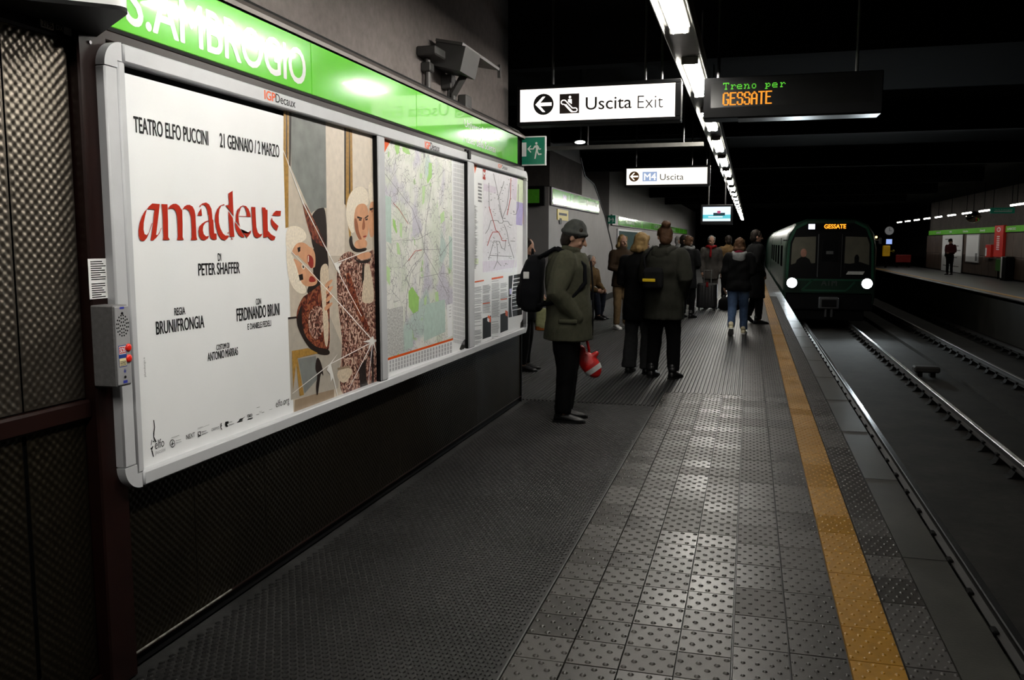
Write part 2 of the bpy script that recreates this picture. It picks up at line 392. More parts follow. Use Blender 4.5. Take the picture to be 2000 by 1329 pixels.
# painted steel posts and rails
b = MB(); b.bbox((-2.17, 2.378, .0), (-2.085, 2.51, 2.262), .006); b.build('post', m_brown, wl)
b = MB(); b.bbox((-2.16, 1.5, .965), (-2.105, 2.378, 1.03), .008); b.build('rail', m_brown, wl)
b = MB(); b.bbox((-2.16, 1.5, 2.19), (-2.11, 2.378, 2.245), .008); b.bbox((-2.16, 1.5, 2.25), (-2.10, 2.378, 2.62), .008); b.build('rail', m_brown, wl)
b = MB(); b.bbox((-2.16, 2.51, 2.222), (-2.095, 8.09, 2.258), .004); b.build('rail', m_brown, wl)
b = MB(); b.box((-2.16, 1.5, .0), (-2.12, 2.378, .06)); b.build('rail', m_brown, wl)
b = MB(); b.cyl((-2.086, 2.43, 2.195), (-2.080, 2.43, 2.195), .006, 10); b.build('screw', m_alu, wl)
# number plate on the top rail
pl = thing('number_plate', 'small white plate reading 2196 DX on the brown top rail', 'plate', (-2.105, 2.27, 2.2))
b = MB(); a0 = P('X', -2.108, 79, 44); a1 = P('X', -2.108, 104, 56)
b.box((-2.112, a0[1], 2.205), (-2.106, a1[1], 2.232)); b.build('plate', m_white, pl); b = MB(); b.box((-2.112, a1[1]+.045, 2.205), (-2.106, a1[1]+.075, 2.232)); b.build('blank_plate', m_white, pl)
text('lettering', '2196', (-2.1055, a0[1]+.004, 2.208), RY, UZ, a1[1]-a0[1]-.008, .020, m_ink, pl, .015)
text('lettering', 'DX', (-2.1055, a1[1]+.010, 2.210), RY, UZ, .028, .015, m_white, pl)
# pillar block with the stair flank behind
b = MB(); pts = [(16.37, 0), (16.37, 3.9), (19.25, 3.9), (19.5, 3.45), (20.05, 3.08), (21.3, 2.97), (22.95, 2.28), (24.3, 1.46), (25.5, 0)]
b.prism(pts, lambda u, v, d: (d, u, v), -8.9, -3.75)
m_pill = mat('pillar_paint', (.19,.18,.18), .6, var=.06, scale=5, dirt=.08)
pil = struct(b.build('wall_pillar', m_pill))
b = MB(); b.box((-8.9, 16.30, 2.62), (-3.72, 16.37, 3.9)); b.box((-3.75, 16.36, 2.62), (-3.72, 19.6, 3.3)); b.build('fascia', m_concf, pil)
b = MB()
for q0, q1 in zip(pts[3:-1], pts[4:]): b.cyl((-3.74, *q0), (-3.74, *q1), .018, 6)
b.build('edge_trim', m_grmetal, pil)
b = MB(); b.box((-9, 16.30, 0), (-3.72, 16.37, .15)); b.box((-3.75, 16.37, 0), (-3.72, 25.0, .15)); b.build('skirting', m_black, pil)
b = MB(); b.box((-9, 26.6, 0), (-4.2, 70, 3.9)); struct(b.build('wall_far_left', m_pill))
# ------------------------------------------------------------------ poster case on the wall
case = thing('poster_case', 'long silver three bay poster case with rounded corners on the wall', 'display case', (-2.1, 2.45, .7))
XF = -2.05; Y0, Y1, Z0, Z1 = 2.452, 8.055, .69, 2.215
def rail_xy(y0, y1, z0, z1, name='rail'):
    b = MB(); b.bbox((-2.125, y0, z0), (XF, y1, z1), .006); return b.build(name, m_alu, case, auto=40)
R = .085; FW = .10
# outer ring drawn as a rounded frame in four lengths plus four corner pieces
rail_xy(Y0+R+.01, Y1-R, Z1-.062, Z1, 'top_rail'); rail_xy(Y0+R+.01, Y1-R, Z0, Z0+.052, 'bottom_rail')
rail_xy(Y0, Y0+.062, Z0+R, Z1-R, 'left_stile'); rail_xy(Y0+.064, Y0+.100, Z0+.052, Z1-.062, 'inner_stile')
rail_xy(Y1-.040, Y1, Z0+R, Z1-R, 'right_stile')
for (cy, cz, a0, wi, hi) in ((Y0+R, Z1-R, 90, .062, .062), (Y0+R, Z0+R, 180, .062, .052), (Y1-R, Z1-R, 0, .04, .062), (Y1-R, Z0+R, 270, .04, .052)):
    pts = [(cy + R*math.cos(math.radians(a0+t)), cz + R*math.sin(math.radians(a0+t))) for t in range(0, 91, 9)]
    sy = 1 if a0 in (0, 270) else -1; sz = 1 if a0 in (0, 90) else -1
    inn = [(cy, cz + sz*(R-hi)), (cy + sy*(R-wi), cz + sz*(R-hi)), (cy + sy*(R-wi), cz)]
    first = pts[0]; horiz_first = abs(first[1]-cz) < 1e-6
    loop = pts + (inn if not horiz_first else inn[::1])
    if horiz_first: loop = pts + [(cy, cz + sz*(R-hi)), (cy + sy*(R-wi), cz + sz*(R-hi)), (cy + sy*(R-wi), cz)]
    else: loop = pts + [(cy + sy*(R-wi), cz), (cy + sy*(R-wi), cz + sz*(R-hi)), (cy, cz + sz*(R-hi))]
    b = MB(); b.prism(loop, lambda u, v, d: (d, u, v), -2.125, XF); b.build('corner', m_alu, case, auto=40)
rail_xy(4.622, 4.712, Z0+.052, Z1-.062, 'mullion'); rail_xy(6.262, 6.395, Z0+.052, Z1-.062, 'mullion')
b = MB(); b.box((-2.128, Y0+.05, Z0+.02), (-2.10, Y1-.03, Z1-.02)); b.build('backing', m_black, case)
for y in (4.6215, 4.7125, 6.2610, 6.3955):
    b = MB(); b.box((-2.10, y-.004, .74), (-2.060, y+.004, 2.15)); b.build('gasket', m_black, case)
b = MB(); a = P('X', XF, 915, 305); b.bbox((XF-.005, a[1]-.03, 2.17), (XF+.012, a[1]+.03, 2.235), .004); b.box((XF-.01, a[1]-.07, 2.222), (XF+.006, a[1]-.02, 2.236)); b.build('latch', m_dkmetal, case)
for (l, bs, t, r, r2) in (((517, 193), (538, 199.5), (517, 176), (577, 210.5), 0), ((830, 289.5), (840, 292), (830, 275.5), (858.5, 297), 0), ((973, 327.5), (980, 329.5), (973, 320), (991, 332.5), 0)):
    zb = P('X', XF, *l)[2]
    textx('lettering', 'IGP', XF+.0008, l, bs, t, m_orange, case, .03)
    textx('lettering', 'Decaux', XF+.0008, (bs[0]+.6, bs[1]), r, (bs[0]+.6, t[1]+(bs[1]-l[1])), m_ink, case, .012)

# ------------------------------------------------------------------ theatre poster
XP = -2.085
pst = thing('theatre_poster', 'tall white theatre poster lettered amadeus in red, in the case\'s first bay', 'poster', (XP, 2.55, .74))
b = MB(); yR = P('X', XP, 565, 500)[1]; b.box((XP-.003, 2.545, .735), (XP, 4.62, 2.128)); b.build('paper', m_paper, pst)
LAY = [0]
def flatpx(pts, m, X, parent, name='print', mb=None):
    LAY[0] += 1; x = X + .0004 + .00002*(LAY[0] % 120)
    p3 = [(x, *P('X', x, *q)[1:]) for q in pts]
    if mb is not None: mb.open = True; mb.flat(p3); return mb
    b = MB(); b.open = True; b.flat(p3); return b.build(name, m, parent)
XT = XP + .0012
LINES = [('TEATRO ELFO PUCCINI', (262,258), (407,281), (262,227)), ('21 GENNAIO / 2 MARZO', (430,287), (545.5,304), (430,260)),
 ('DI', (426,510), (432,510), (426,495)), ('PETER SHAFFER', (388,538.5), (468.6,534), (388,515)), ('REGIA', (341,616.5), (362,615), (341,602)),
 ('BRUNI/FRONGIA', (305.5,654), (399,641), (305.5,628.5)), ('CON', (500,595.5), (510,594), (500,584)), ('FERDINANDO BRUNI', (463,628), (546,614), (463,603)),
 ('E DANIELE FEDELI', (484,644.5), (529.5,637.5), (484,633)), ('COSTUMI DI', (423,684.5), (448,681), (423,674)), ('ANTONIO MARRAS', (406,706), (465,695.5), (406,690)),
 ('elfo.org', (539,796.5), (565,790), (539,783)), ('elfo', (303,878), (321,873), (303,861))]
for s, bl, br, tp in LINES: textx('lettering', s, XT, bl, br, tp, m_ink, pst, -.004 if s[0] == 'e' else .018)
textx('lettering', 'puccini', XT, (304,888), (323,883), (304,880), m_inkl, pst, -.01)
textx('lettering', 'NEXT', XT, (364,859), (381,854.5), (364,850), m_ink, pst)
textx('lettering', 'CARIPLO', XT, (413,843), (428,839), (413,838), m_inkl, pst)
a = P('X', XT, 286, 736); c = P('X', XT, 283, 698)
text('lettering', 'plumdesign.it', (XT, a[1], a[2]), UZ, -RY, c[2]-a[2], .012, m_inkl, pst)
def c7(*pts): return [(260+.17*x, 760+.17*y) for x, y in pts]
def emblem(shapes, rings=()):
    mk = MB()
    for sh in shapes: flatpx(c7(*sh), None, XT, None, mb=mk)
    for cx, cy, rx, ry, th, n in rings:
        for i in range(n):
            t0, t1 = 2*math.pi*i/n, 2*math.pi*(i+1)/n
            flatpx(c7(*[(cx+rx*k*math.cos(t), cy+ry*k*math.sin(t)) for k, t in ((1,t0),(1,t1),(1-th,t1),(1-th,t0))]), None, XT, None, mb=mk)
    mk.build('emblem', m_ink, pst)
emblem([[(232,355),(242,362),(252,440),(245,500),(242,550),(270,608),(258,615),(234,560),(232,510),(242,440)], [(228,600),(238,594),(243,606),(234,614)], [(213,585),(219,588),(210,650),(205,645)], [(200,685),(228,655),(232,662),(222,690),(212,720),(208,715),(214,690),(203,694)], [(212,720),(222,705),(240,780),(232,782)]])
emblem([[(436,632),(470,622),(470,630),(436,640)], [(449,605),(456,603),(457,648),(450,650)]], [(452,627,30,46,.18,14)])
emblem([[(745,495),(775,485),(778,540),(748,552)]]); emblem([[(1005,400),(1020,390),(1014,420),(1025,415),(1012,440),(1025,470),(1012,468),(1003,440)]])
emblem([[(1058,380),(1095,370),(1098,395),(1078,405),(1092,430),(1075,438),(1060,420)]])
emblem([[(1195,382),(1283,318),(1280,326),(1215,372),(1262,360),(1258,368),(1196,386)], [(1225,345),(1270,332),(1255,355),(1212,366)]])
emblem([[(1315,345),(1375,328),(1375,338),(1318,353)]], [(1325,310,13,17,.4,10), (1343,305,11,15,.4,10), (1359,300,11,15,.4,10)])
for sh in ([(1415,297),(1448,288),(1448,293),(1416,301)], [(1478,272),(1506,264),(1506,269),(1478,277)], [(1420,215),(1455,206),(1455,210),(1420,219)]): emblem([sh])
fl = MB(); flatpx(c7((752,500),(768,495),(764,510),(772,515),(770,530),(762,526),(754,538),(757,520),(750,515)), None, XT, None, mb=fl); fl.build('emblem', m_paper, pst)
sp = MB()
for x0, y0, x1, y1, h in ((440,560,530,530,5),(490,595,550,580,5),(492,618,555,602,5),(740,462,875,410,3),(742,452,800,432,3),(785,492,842,478,7),(787,520,858,494,7),(903,455,988,432,3),(1100,382,1138,372,5),(1100,410,1160,396,6),(1448,262,1480,254,3),(1452,275,1475,268,3),(1562,240,1600,230,3)):
    flatpx(c7((x0,y0),(x1,y1),(x1,y1+h),(x0,y0+h)), None, XT, None, mb=sp)
stuff(sp.build('small_print', m_inkl, pst))
# the red title, traced stroke by stroke
def ca(*pts): return [(260+.15*x, 360+.15*y) for x, y in pts]
TITLE = [[(250,250),(348,258),(335,370),(318,520),(300,660),(320,660),(345,620),(366,565),(372,568),(345,640),(300,700),(262,732),(230,732),(248,600),(262,500),(278,330),(182,322),(205,290)],
 [(182,322),(160,400),(140,500),(136,590),(150,650),(178,662),(205,630),(245,505),(252,508),(215,620),(180,700),(150,735),(120,742),(92,725),(74,670),(72,600),(85,510),(115,420),(150,355)],
 [(368,258),(448,262),(455,480),(458,690),(478,725),(386,726),(396,690),(390,560),(385,400),(376,300)],
 [(452,325),(480,280),(520,256),(560,254),(600,280),(625,320),(640,340),(645,520),(645,690),(660,725),(570,726),(584,690),(580,560),(575,440),(560,360),(535,325),(500,315)],
 [(640,335),(665,292),(700,270),(735,268),(775,290),(800,340),(812,400),(820,560),(826,690),(838,725),(752,726),(765,690),(762,560),(755,440),(735,360),(705,325),(675,318)],
 [(862,285),(900,250),(950,238),(990,262),(1020,320),(1030,400),(1035,460),(1045,465),(1055,640),(1088,645),(1088,722),(1040,722),(1010,700),(995,640),(990,520),(984,400),(974,400),(968,340),(950,290),(920,265),(885,272),(875,300)],
 [(888,312),(898,410),(838,408),(855,360)],
 [(985,470),(985,482),(940,505),(915,545),(908,600),(920,650),(950,680),(990,672),(975,705),(930,732),(890,720),(862,680),(850,610),(862,550),(900,510),(945,482)],
 [(1185,258),(1192,272),(1150,280),(1125,330),(1115,410),(1118,500),(1135,570),(1170,640),(1200,668),(1250,668),(1245,690),(1200,732),(1150,715),(1110,660),(1082,560),(1076,495),(1068,490),(1070,400),(1092,330),(1130,280)],
 [(1242,120),(1296,84),(1302,260),(1310,420),(1255,340),(1205,275),(1250,272)],
 [(1240,345),(1300,440),(1310,560),(1320,685),(1262,685),(1250,540)], [(1275,692),(1302,718),(1278,718)], [(1225,635),(1248,618),(1240,648)],
 [(1380,415),(1378,330),(1400,290),(1430,276),(1470,285),(1505,325),(1528,390),(1533,425),(1480,422),(1478,370),(1455,300),(1430,285),(1402,310),(1385,370),(1382,412),(1482,416),(1482,424),(1378,419)],
 [(1400,288),(1375,330),(1372,420),(1380,500),(1395,560),(1350,490),(1338,480),(1340,400),(1360,330)],
 [(1322,485),(1390,580),(1455,690),(1420,692),(1375,660),(1338,590)], [(1395,580),(1440,640),(1490,632),(1540,600),(1530,640),(1485,698)],
 [(1538,295),(1592,298),(1598,440),(1605,560),(1625,630),(1650,652),(1685,645),(1665,680),(1620,702),(1580,680),(1560,620),(1552,500),(1545,360)],
 [(1677,300),(1722,305),(1728,330),(1750,335),(1752,480),(1755,600),(1748,690),(1698,692),(1692,560),(1686,400)],
 [(1860,345),(1926,348),(1920,412),(1812,408),(1828,375)], [(1808,430),(1815,465),(1850,505),(1893,545),(1872,608),(1830,570),(1800,525),(1793,470)],
 [(1752,600),(1800,655),(1855,685),(1842,725),(1812,732),(1780,712),(1745,670)]]
tt = MB()
for q in TITLE: flatpx(ca(*q), None, XT, None, mb=tt)
plab(tt.build('lettering', m_red, pst), 'large red serif title')
# printed scene on the right of the poster: a plain generic costume picture
def c3(*pts): return [(540+.2256*x, 200+.2256*y) for x, y in pts]
def c4(*pts): return [(540+.2558*x, 480+.2558*y) for x, y in pts]
def pm(n, c, **k): return mat('print_'+n, srgb(*c), .32, **{**dict(var=.08, scale=25), **k})
p_wall = pm('wall', (200,188,172)); p_wall2 = pm('wall_light', (222,210,195)); p_grey = pm('canvas', (128,131,128), var=.2, scale=12); p_gold = pm('gold', (168,128,62), var=.25, scale=60)
p_dark = pm('dark', (38,30,28)); p_skin = pm('skin', (214,158,122), var=.12, scale=20); p_skind = pm('skin_shade', (158,98,70)); p_wig = pm('wig', (236,224,205), var=.12, scale=90)
p_lip = pm('lip', (150,52,44)); p_floor = pm('floor', (150,130,108)); p_cream = pm('cream', (214,196,172), var=.16, scale=70); p_whit = pm('crack', (238,236,232))
def brocade(name, c1, c2, sc):
    m = bpy.data.materials.new(name); m.use_nodes = True; N = m.node_tree.nodes; L = m.node_tree.links; bb = N['Principled BSDF']; bb.inputs['Roughness'].default_value = .35
    tc = N.new('ShaderNodeTexCoord'); n = N.new('ShaderNodeTexNoise'); n.inputs['Scale'].default_value = sc; n.inputs['Detail'].default_value = 4; n.inputs['Distortion'].default_value = 2.5
    r = N.new('ShaderNodeValToRGB'); r.color_ramp.elements[0].position = .42; r.color_ramp.elements[0].color = (*srgb(*c1), 1); r.color_ramp.elements[1].position = .60; r.color_ramp.elements[1].color = (*srgb(*c2), 1)
    e = r.color_ramp.elements.new(.5); e.color = (*srgb((c1[0]*2+c2[0])/3+25, (c1[1]*2+c2[1])/3, (c1[2]*2+c2[2])/3), 1)
    L.new(tc.outputs['Object'], n.inputs['Vector']); L.new(n.outputs['Fac'], r.inputs[0]); L.new(r.outputs[0], bb.inputs['Base Color']); return m
p_broc = brocade('print_brocade', (62,36,30), (206,178,158), 24); p_broc2 = brocade('print_brocade_red', (66,28,22), (150,92,62), 20)
LAY[0] = 0
ART = [(None, p_wall, [(553.5,212.5),(733.5,262),(745,748),(573.5,808)]),
 (c4, p_floor, [(140,1180),(440,1090),(440,1190),(135,1290)]), (c4, pm('wall_low',(176,168,156)), [(88,560),(400,520),(500,760),(470,1090),(110,1180)]), (c4, p_dark, [(88,548),(160,540),(160,556),(88,564)]),
 (c3, p_grey, [(118,82),(425,172),(432,915),(380,912),(320,945),(300,965),(128,570)]), (c3, p_wall2, [(425,172),(590,222),(590,1329),(450,1329),(440,1100)]),
 (c3, p_dark, [(110,80),(130,86),(122,560),(108,540)]), (c3, p_gold, [(62,65),(82,72),(80,480),(60,440)]), (c3, p_gold, [(92,74),(108,80),(104,520),(92,490)]), (c3, p_gold, [(60,440),(104,520),(104,1080),(78,1090)]),
 (c3, p_dark, [(84,72),(91,74),(92,490),(82,470)]), (c3, p_dark, [(586,222),(602,226),(606,900),(588,880)]), (c3, p_gold, [(602,226),(655,242),(660,760),(640,1240),(600,900)]), (c3, p_dark, [(628,234),(634,236),(640,780),(628,800)]),
 (c3, p_wall2, [(655,242),(852,288),(862,760),(690,730),(660,760)]),
 (c3, p_wig, [(690,735),(745,728),(790,770),(800,850),(790,900),(700,905),(672,990),(665,1080),(678,1120),(650,1140),(615,1060),(600,960),(612,850),(645,775)]),
 (c3, p_wig, [(795,690),(830,690),(858,780),(862,860),(800,880)]), (c3, p_skin, [(800,860),(862,860),(865,1100),(830,1180),(800,1150)]), (c3, p_dark, [(805,920),(838,912),(838,925),(812,940)]), (c3, p_skind, [(818,935),(836,935),(832,955),(820,955)]),
 (c3, p_skin, [(690,890),(760,870),(795,920),(802,1050),(795,1140),(765,1195),(715,1195),(680,1120),(668,1000)]), (c3, p_skind, [(690,1000),(672,1010),(680,1120),(715,1195),(745,1197),(712,1120),(705,1050)]), (c3, p_skind, [(752,1000),(760,1000),(770,1085),(752,1110),(738,1095)]),
 (c3, p_dark, [(698,985),(742,1000),(740,1012),(700,1004)]), (c3, p_dark, [(762,1000),(795,975),(796,988),(766,1010)]), (c3, p_dark, [(712,1010),(738,1014),(734,1026),(714,1024)]), (c3, p_dark, [(768,1012),(790,1004),(790,1020),(770,1024)]), (c3, p_lip, [(748,1158),(782,1152),(778,1166),(752,1172)]),
 (c3, p_skin, [(690,1190),(785,1185),(785,1262),(700,1290),(670,1240)]), (c3, p_dark, [(630,1170),(655,1145),(660,1235),(700,1275),(782,1255),(782,1285),(700,1305),(648,1280),(628,1220)]),
 (c4, p_broc, [(465,120),(500,70),(560,35),(620,90),(690,60),(760,15),(775,250),(785,700),(800,1000),(780,1050),(560,1130),(495,1140),(480,1000),(500,820),(500,700),(475,500),(458,300)]), (c4, p_skin, [(610,70),(720,40),(722,90),(660,110),(620,100)]), (c4, p_dark, [(590,75),(612,110),(660,118),(722,95),(722,115),(680,140),(610,130)]),
 (c4, p_broc2, [(520,230),(560,190),(640,480),(720,640),(700,680),(600,500)]), (c4, p_cream, [(672,140),(710,135),(742,320),(748,430),(690,445),(650,430),(660,300)]), (c4, p_dark, [(655,140),(672,138),(668,260),(650,300)]), (c4, p_dark, [(628,930),(690,860),(740,760),(745,1060),(640,1100)]), (c4, p_broc, [(680,880),(720,820),(735,1060),(690,1070)]),
 (c4, p_cream, [(468,950),(560,930),(590,960),(520,1065),(460,1010)]), (c4, p_floor, [(465,935),(560,915),(560,932),(468,952)]),
 (c3, p_dark, [(330,940),(380,911),(430,916),(442,1329),(380,1329),(300,1250),(300,1000)]), (c3, p_broc2, [(222,872),(240,866),(300,965),(440,1260),(440,1329),(400,1250),(310,1195),(270,1070)]),
 (c4, p_dark, [(260,0),(395,0),(400,300),(330,360),(240,380),(230,330),(290,250)]),
 (c3, p_wig, [(85,1090),(150,1066),(215,1085),(255,1130),(262,1180),(215,1215),(165,1235),(140,1290),(100,1329),(78,1230)]), (c3, p_skin, [(160,1228),(225,1206),(290,1250),(325,1329),(120,1329)]), (c4, p_skin, [(105,0),(250,0),(292,40),(300,120),(290,185),(200,120)]),
 (c3, p_dark, [(180,1260),(208,1250),(206,1290),(188,1300)]), (c4, p_lip, [(236,60),(282,90),(285,160),(262,180),(232,120)]), (c4, p_wig, [(240,75),(248,78),(246,130),(238,122)]),
 (c4, p_wig, [(72,15),(120,70),(160,140),(175,240),(230,330),(220,372),(150,360),(92,260),(78,120)]), (c4, p_skin, [(120,85),(200,140),(300,230),(318,275),(290,310),(205,312),(172,235),(150,150)]), (c4, p_dark, [(168,225),(200,215),(205,260),(178,268)]), (c4, p_lip, [(262,220),(305,262),(290,280),(240,278)]), (c4, p_wig, [(188,140),(215,150),(218,180),(196,182)]), (c4, p_dark, [(198,150),(210,155),(211,172),(200,172)]),
 (c4, p_broc2, [(160,480),(200,390),(240,370),(330,300),(405,250),(405,540),(408,840),(300,830),(230,760),(165,640),(150,560)]), (c4, p_dark, [(150,560),(165,640),(230,760),(300,830),(408,842),(405,790),(300,780),(215,690),(190,560),(200,420)]), (c4, p_broc, [(250,490),(350,440),(372,640),(290,745),(240,630)]), (c4, p_cream, [(338,150),(395,130),(402,260),(372,440),(402,560),(392,795),(362,740),(352,460),(330,260)]),
 (c4, p_gold, [(118,805),(240,783),(318,822),(160,860),(210,1140),(178,1150),(150,900),(128,1110)]), (c4, p_grey, [(165,866),(300,842),(330,1000),(215,1130)]), (c4, p_dark, [(310,838),(345,900),(362,1010),(340,960),(325,1080),(312,1162),(298,1080),(315,990),(292,940)])]
for (cx, cy, l) in ((400,285,34), (405,335,32), (405,395,32), (398,460,36)):
    ART.append((c4, p_skin, [(cx-l, cy+22), (cx-l*.4, cy-8), (cx+l*.7, cy-30), (cx+l*.9, cy-16), (cx+l*.2, cy+14), (cx-l*.6, cy+42)]))
groups = {}
def soften(q):
    for _ in range(2): q = [(a[0]*w_+b_[0]*(1-w_), a[1]*w_+b_[1]*(1-w_)) for a, b_ in zip(q, q[1:]+q[:1]) for w_ in (.75, .25)]
    return q
CURVED = (p_skin, p_skind, p_wig, p_lip, p_broc, p_broc2, p_cream)
for fn, m, q in ART:
    if m in CURVED or (m is p_dark and len(q) > 6): q = soften(q)
    flatpx(fn(*q) if fn else q, m, XP, pst, 'printed_shape')
LAY[0] = 100; ck = MB()
def crack(fn, p0, p1, w0, w1):
    (ax, ay), (bx, by) = fn(p0)[0], fn(p1)[0]; l = math.hypot(bx-ax, by-ay); nx, ny = -(by-ay)/l, (bx-ax)/l
    flatpx([(ax+nx*w0, ay+ny*w0), (bx+nx*w1, by+ny*w1), (bx-nx*w1, by-ny*w1), (ax-nx*w0, ay-ny*w0)], None, XP, None, mb=ck)
crack(c3, (58,412), (225,860), .5, .9); crack(c3, (225,860), (460,1329), 1.0, .6); crack(c4, (78,5), (400,350), .5, .7); crack(c4, (400,350), (735,725), .7, .9); crack(c4, (438,140), (722,28), 1.0, .5); crack(c4, (370,0), (440,140), .5, .8)
crack(c4, (440,140), (650,540), .6, .5); crack(c4, (122,1130), (410,905), .5, .8); crack(c4, (410,905), (735,735), .8, .8); crack(c4, (735,735), (550,1100), .8, .4); crack(c4, (735,735), (785,880), .6, .2); crack(c4, (735,735), (700,1060), .7, .3); crack(c4, (410,905), (470,1160), 1.4, .6); crack(c4, (410,905), (465,830), .9, .2)
for q in ([(735,690),(745,715),(782,722),(748,740),(760,800),(735,748),(700,790),(715,742),(660,735),(712,718)], [(438,140),(500,128),(475,165),(490,220),(455,180)], [(400,910),(420,925),(430,1010),(415,1040),(410,980),(385,950)]): flatpx(c4(*q), None, XP, None, mb=ck)
plab(ck.build('printed_crack', p_whit, pst), 'white crack lines printed across the picture')
# ------------------------------------------------------------------ city map poster
def c5(*pts): return [(730+.376*x, 250+.376*y) for x, y in pts]
def c6(*pts): return [(900+.301*x, 300+.301*y) for x, y in pts]
def map_mat():
    m = bpy.data.materials.new('city_map_print'); m.use_nodes = True; N = m.node_tree.nodes; L = m.node_tree.links; bb = N['Principled BSDF']; bb.inputs['Roughness'].default_value = .28
    tc = N.new('ShaderNodeTexCoord'); cur = None
    def mix(a, bcol, fac):
        x = N.new('ShaderNodeMix'); x.data_type = 'RGBA'; L.new(fac, x.inputs[0])
        if isinstance(a, tuple): x.inputs[6].default_value = (*a, 1)
        else: L.new(a, x.inputs[6])
        x.inputs[7].default_value = (*bcol, 1); return x.outputs[2]
    def rng(src, lo, hi, a=0.0, b=1.0):
        r = N.new('ShaderNodeMapRange'); r.inputs[1].default_value = lo; r.inputs[2].default_value = hi; r.inputs[3].default_value = a; r.inputs[4].default_value = b; L.new(src, r.inputs[0]); return r.outputs[0]
    def noise(s, d=3):
        n = N.new('ShaderNodeTexNoise'); n.inputs['Scale'].default_value = s; n.inputs['Detail'].default_value = d; L.new(tc.outputs['Object'], n.inputs['Vector']); return n.outputs['Fac']
    def edges(s):
        w = N.new('ShaderNodeTexVoronoi'); w.feature = 'DISTANCE_TO_EDGE'; w.inputs['Scale'].default_value = s; L.new(tc.outputs['Object'], w.inputs['Vector']); return w.outputs['Distance']
    c = mix(srgb(232,232,226), srgb(214,220,206), rng(noise(5), .45, .6)); c = mix(c, srgb(205,202,214), rng(noise(3.1), .52, .62))
    c = mix(c, srgb(190,208,202), rng(noise(2.2, 1), .62, .66)); c = mix(c, srgb(176,208,150), rng(noise(7, 2), .68, .70))
    mm = N.new('ShaderNodeMath'); mm.operation = 'MULTIPLY'; L.new(rng(edges(26), .05, .0), mm.inputs[0]); L.new(rng(noise(9), .42, .56), mm.inputs[1]); c = mix(c, srgb(120,118,124), mm.outputs[0])
    m2 = N.new('ShaderNodeMath'); m2.operation = 'MULTIPLY'; L.new(rng(edges(70), .05, .0, 0, .6), m2.inputs[0]); L.new(rng(noise(6), .4, .6), m2.inputs[1]); c = mix(c, srgb(140,138,146), m2.outputs[0])
    c = mix(c, srgb(110,106,112), rng(edges(7), .012, .004, 0, .55)); L.new(c, bb.inputs['Base Color']); return m
m_map = map_mat()
mp = thing('city_map_poster', 'city street map poster with green parks in the middle bay', 'poster', (XP, 4.72, .74))
b = MB(); b.box((XP-.003, 4.716, .735), (XP, 6.26, 2.15)); b.build('paper', m_paper, mp)
LAY[0] = 0
flatpx(c5((52,55),(405,145),(412,1100),(70,1200)), m_map, XP, mp, 'map_print')
g_park = pm('park', (158,204,116)); g_pale = pm('pale_park', (186,216,160)); g_lake = pm('pale_blue_green', (186,206,198))
for q in ([(108,78),(135,82),(132,130),(120,140),(110,110)], [(148,95),(182,110),(190,138),(170,135),(150,120)], [(286,180),(302,184),(302,255),(280,290),(275,270),(284,240)], [(240,235),(252,238),(250,265),(240,262)], [(252,300),(268,305),(262,390),(252,400)], [(345,450),(365,430),(368,480),(348,500)],
          [(98,470),(110,480),(122,540),(118,550),(100,510)], [(135,490),(148,500),(146,575),(136,560)], [(118,595),(130,600),(140,660),(122,655)], [(65,715),(85,730),(84,820),(66,790)], [(180,850),(200,825),(235,880),(232,950),(205,965),(182,930)], [(262,885),(276,870),(272,925),(262,920)], [(318,855),(334,850),(340,915),(322,920)]):
    flatpx(c5(*q), g_park if len(q) > 4 else g_pale, XP, mp, 'map_patch')
for q in ([(265,920),(370,890),(372,1060),(260,1110)], [(160,1060),(200,1050),(205,1140),(160,1155)], [(60,350),(90,360),(92,600),(64,590)], [(390,560),(408,570),(405,740),(392,730)]): flatpx(c5(*q), g_lake, XP, mp, 'map_patch')
flatpx(c5((68,945),(152,925),(155,1160),(72,1190)), mat('inset_map_print', srgb(190,190,188), .3, var=.45, scale=90), XP, mp, 'inset_map')
flatpx(c5((380,920),(408,912),(410,1080),(386,1090)), m_paper, XP, mp, 'map_key')
rd = MB()
def strokepx(pts, w, fn, mb, X=XP):
    q = fn(*pts)
    for (ax, ay), (bx, by) in zip(q[:-1], q[1:]):
        l = math.hypot(bx-ax, by-ay)+1e-6; nx, ny = -(by-ay)/l*w/2, (bx-ax)/l*w/2
        flatpx([(ax+nx, ay+ny), (bx+nx, by+ny), (bx-nx, by-ny), (ax-nx, ay-ny)], None, X, None, mb=mb)
for q in ([(60,240),(200,420),(250,560),(262,640)], [(148,586),(230,580),(300,540)], [(150,720),(205,660),(240,632),(300,632),(350,630)], [(160,800),(200,720),(250,670),(262,640)], [(262,640),(330,760),(380,860)], [(240,780),(330,760),(390,755)], [(262,640),(268,520),(300,300)], [(345,665),(408,575)], [(240,770),(238,820)], [(170,880),(190,760),(235,690)]): strokepx(q, .7, c5, rd)
rd.build('map_road', m_inkl, mp); rr = MB(); strokepx([(180,690),(215,640),(250,635)], 1.0, c5, rr); strokepx([(100,390),(130,420),(180,500)], .7, c5, rr); rr.build('map_route', m_red, mp)
b = MB(); flatpx(c5((52,58),(88,66),(52,135)), None, XP, None, mb=b); b.build('orange_corner', m_orange, mp); b = MB(); flatpx(c5((73,1196),(412,1092),(412,1102),(73,1208)), None, XP, None, mb=b); b.build('orange_band', m_orange, mp); b = MB(); flatpx(c5((478,172),(490,176),(494,1150),(484,1153)), None, XP, None, mb=b); b.build('orange_band', m_orange, mp)
sp = MB()
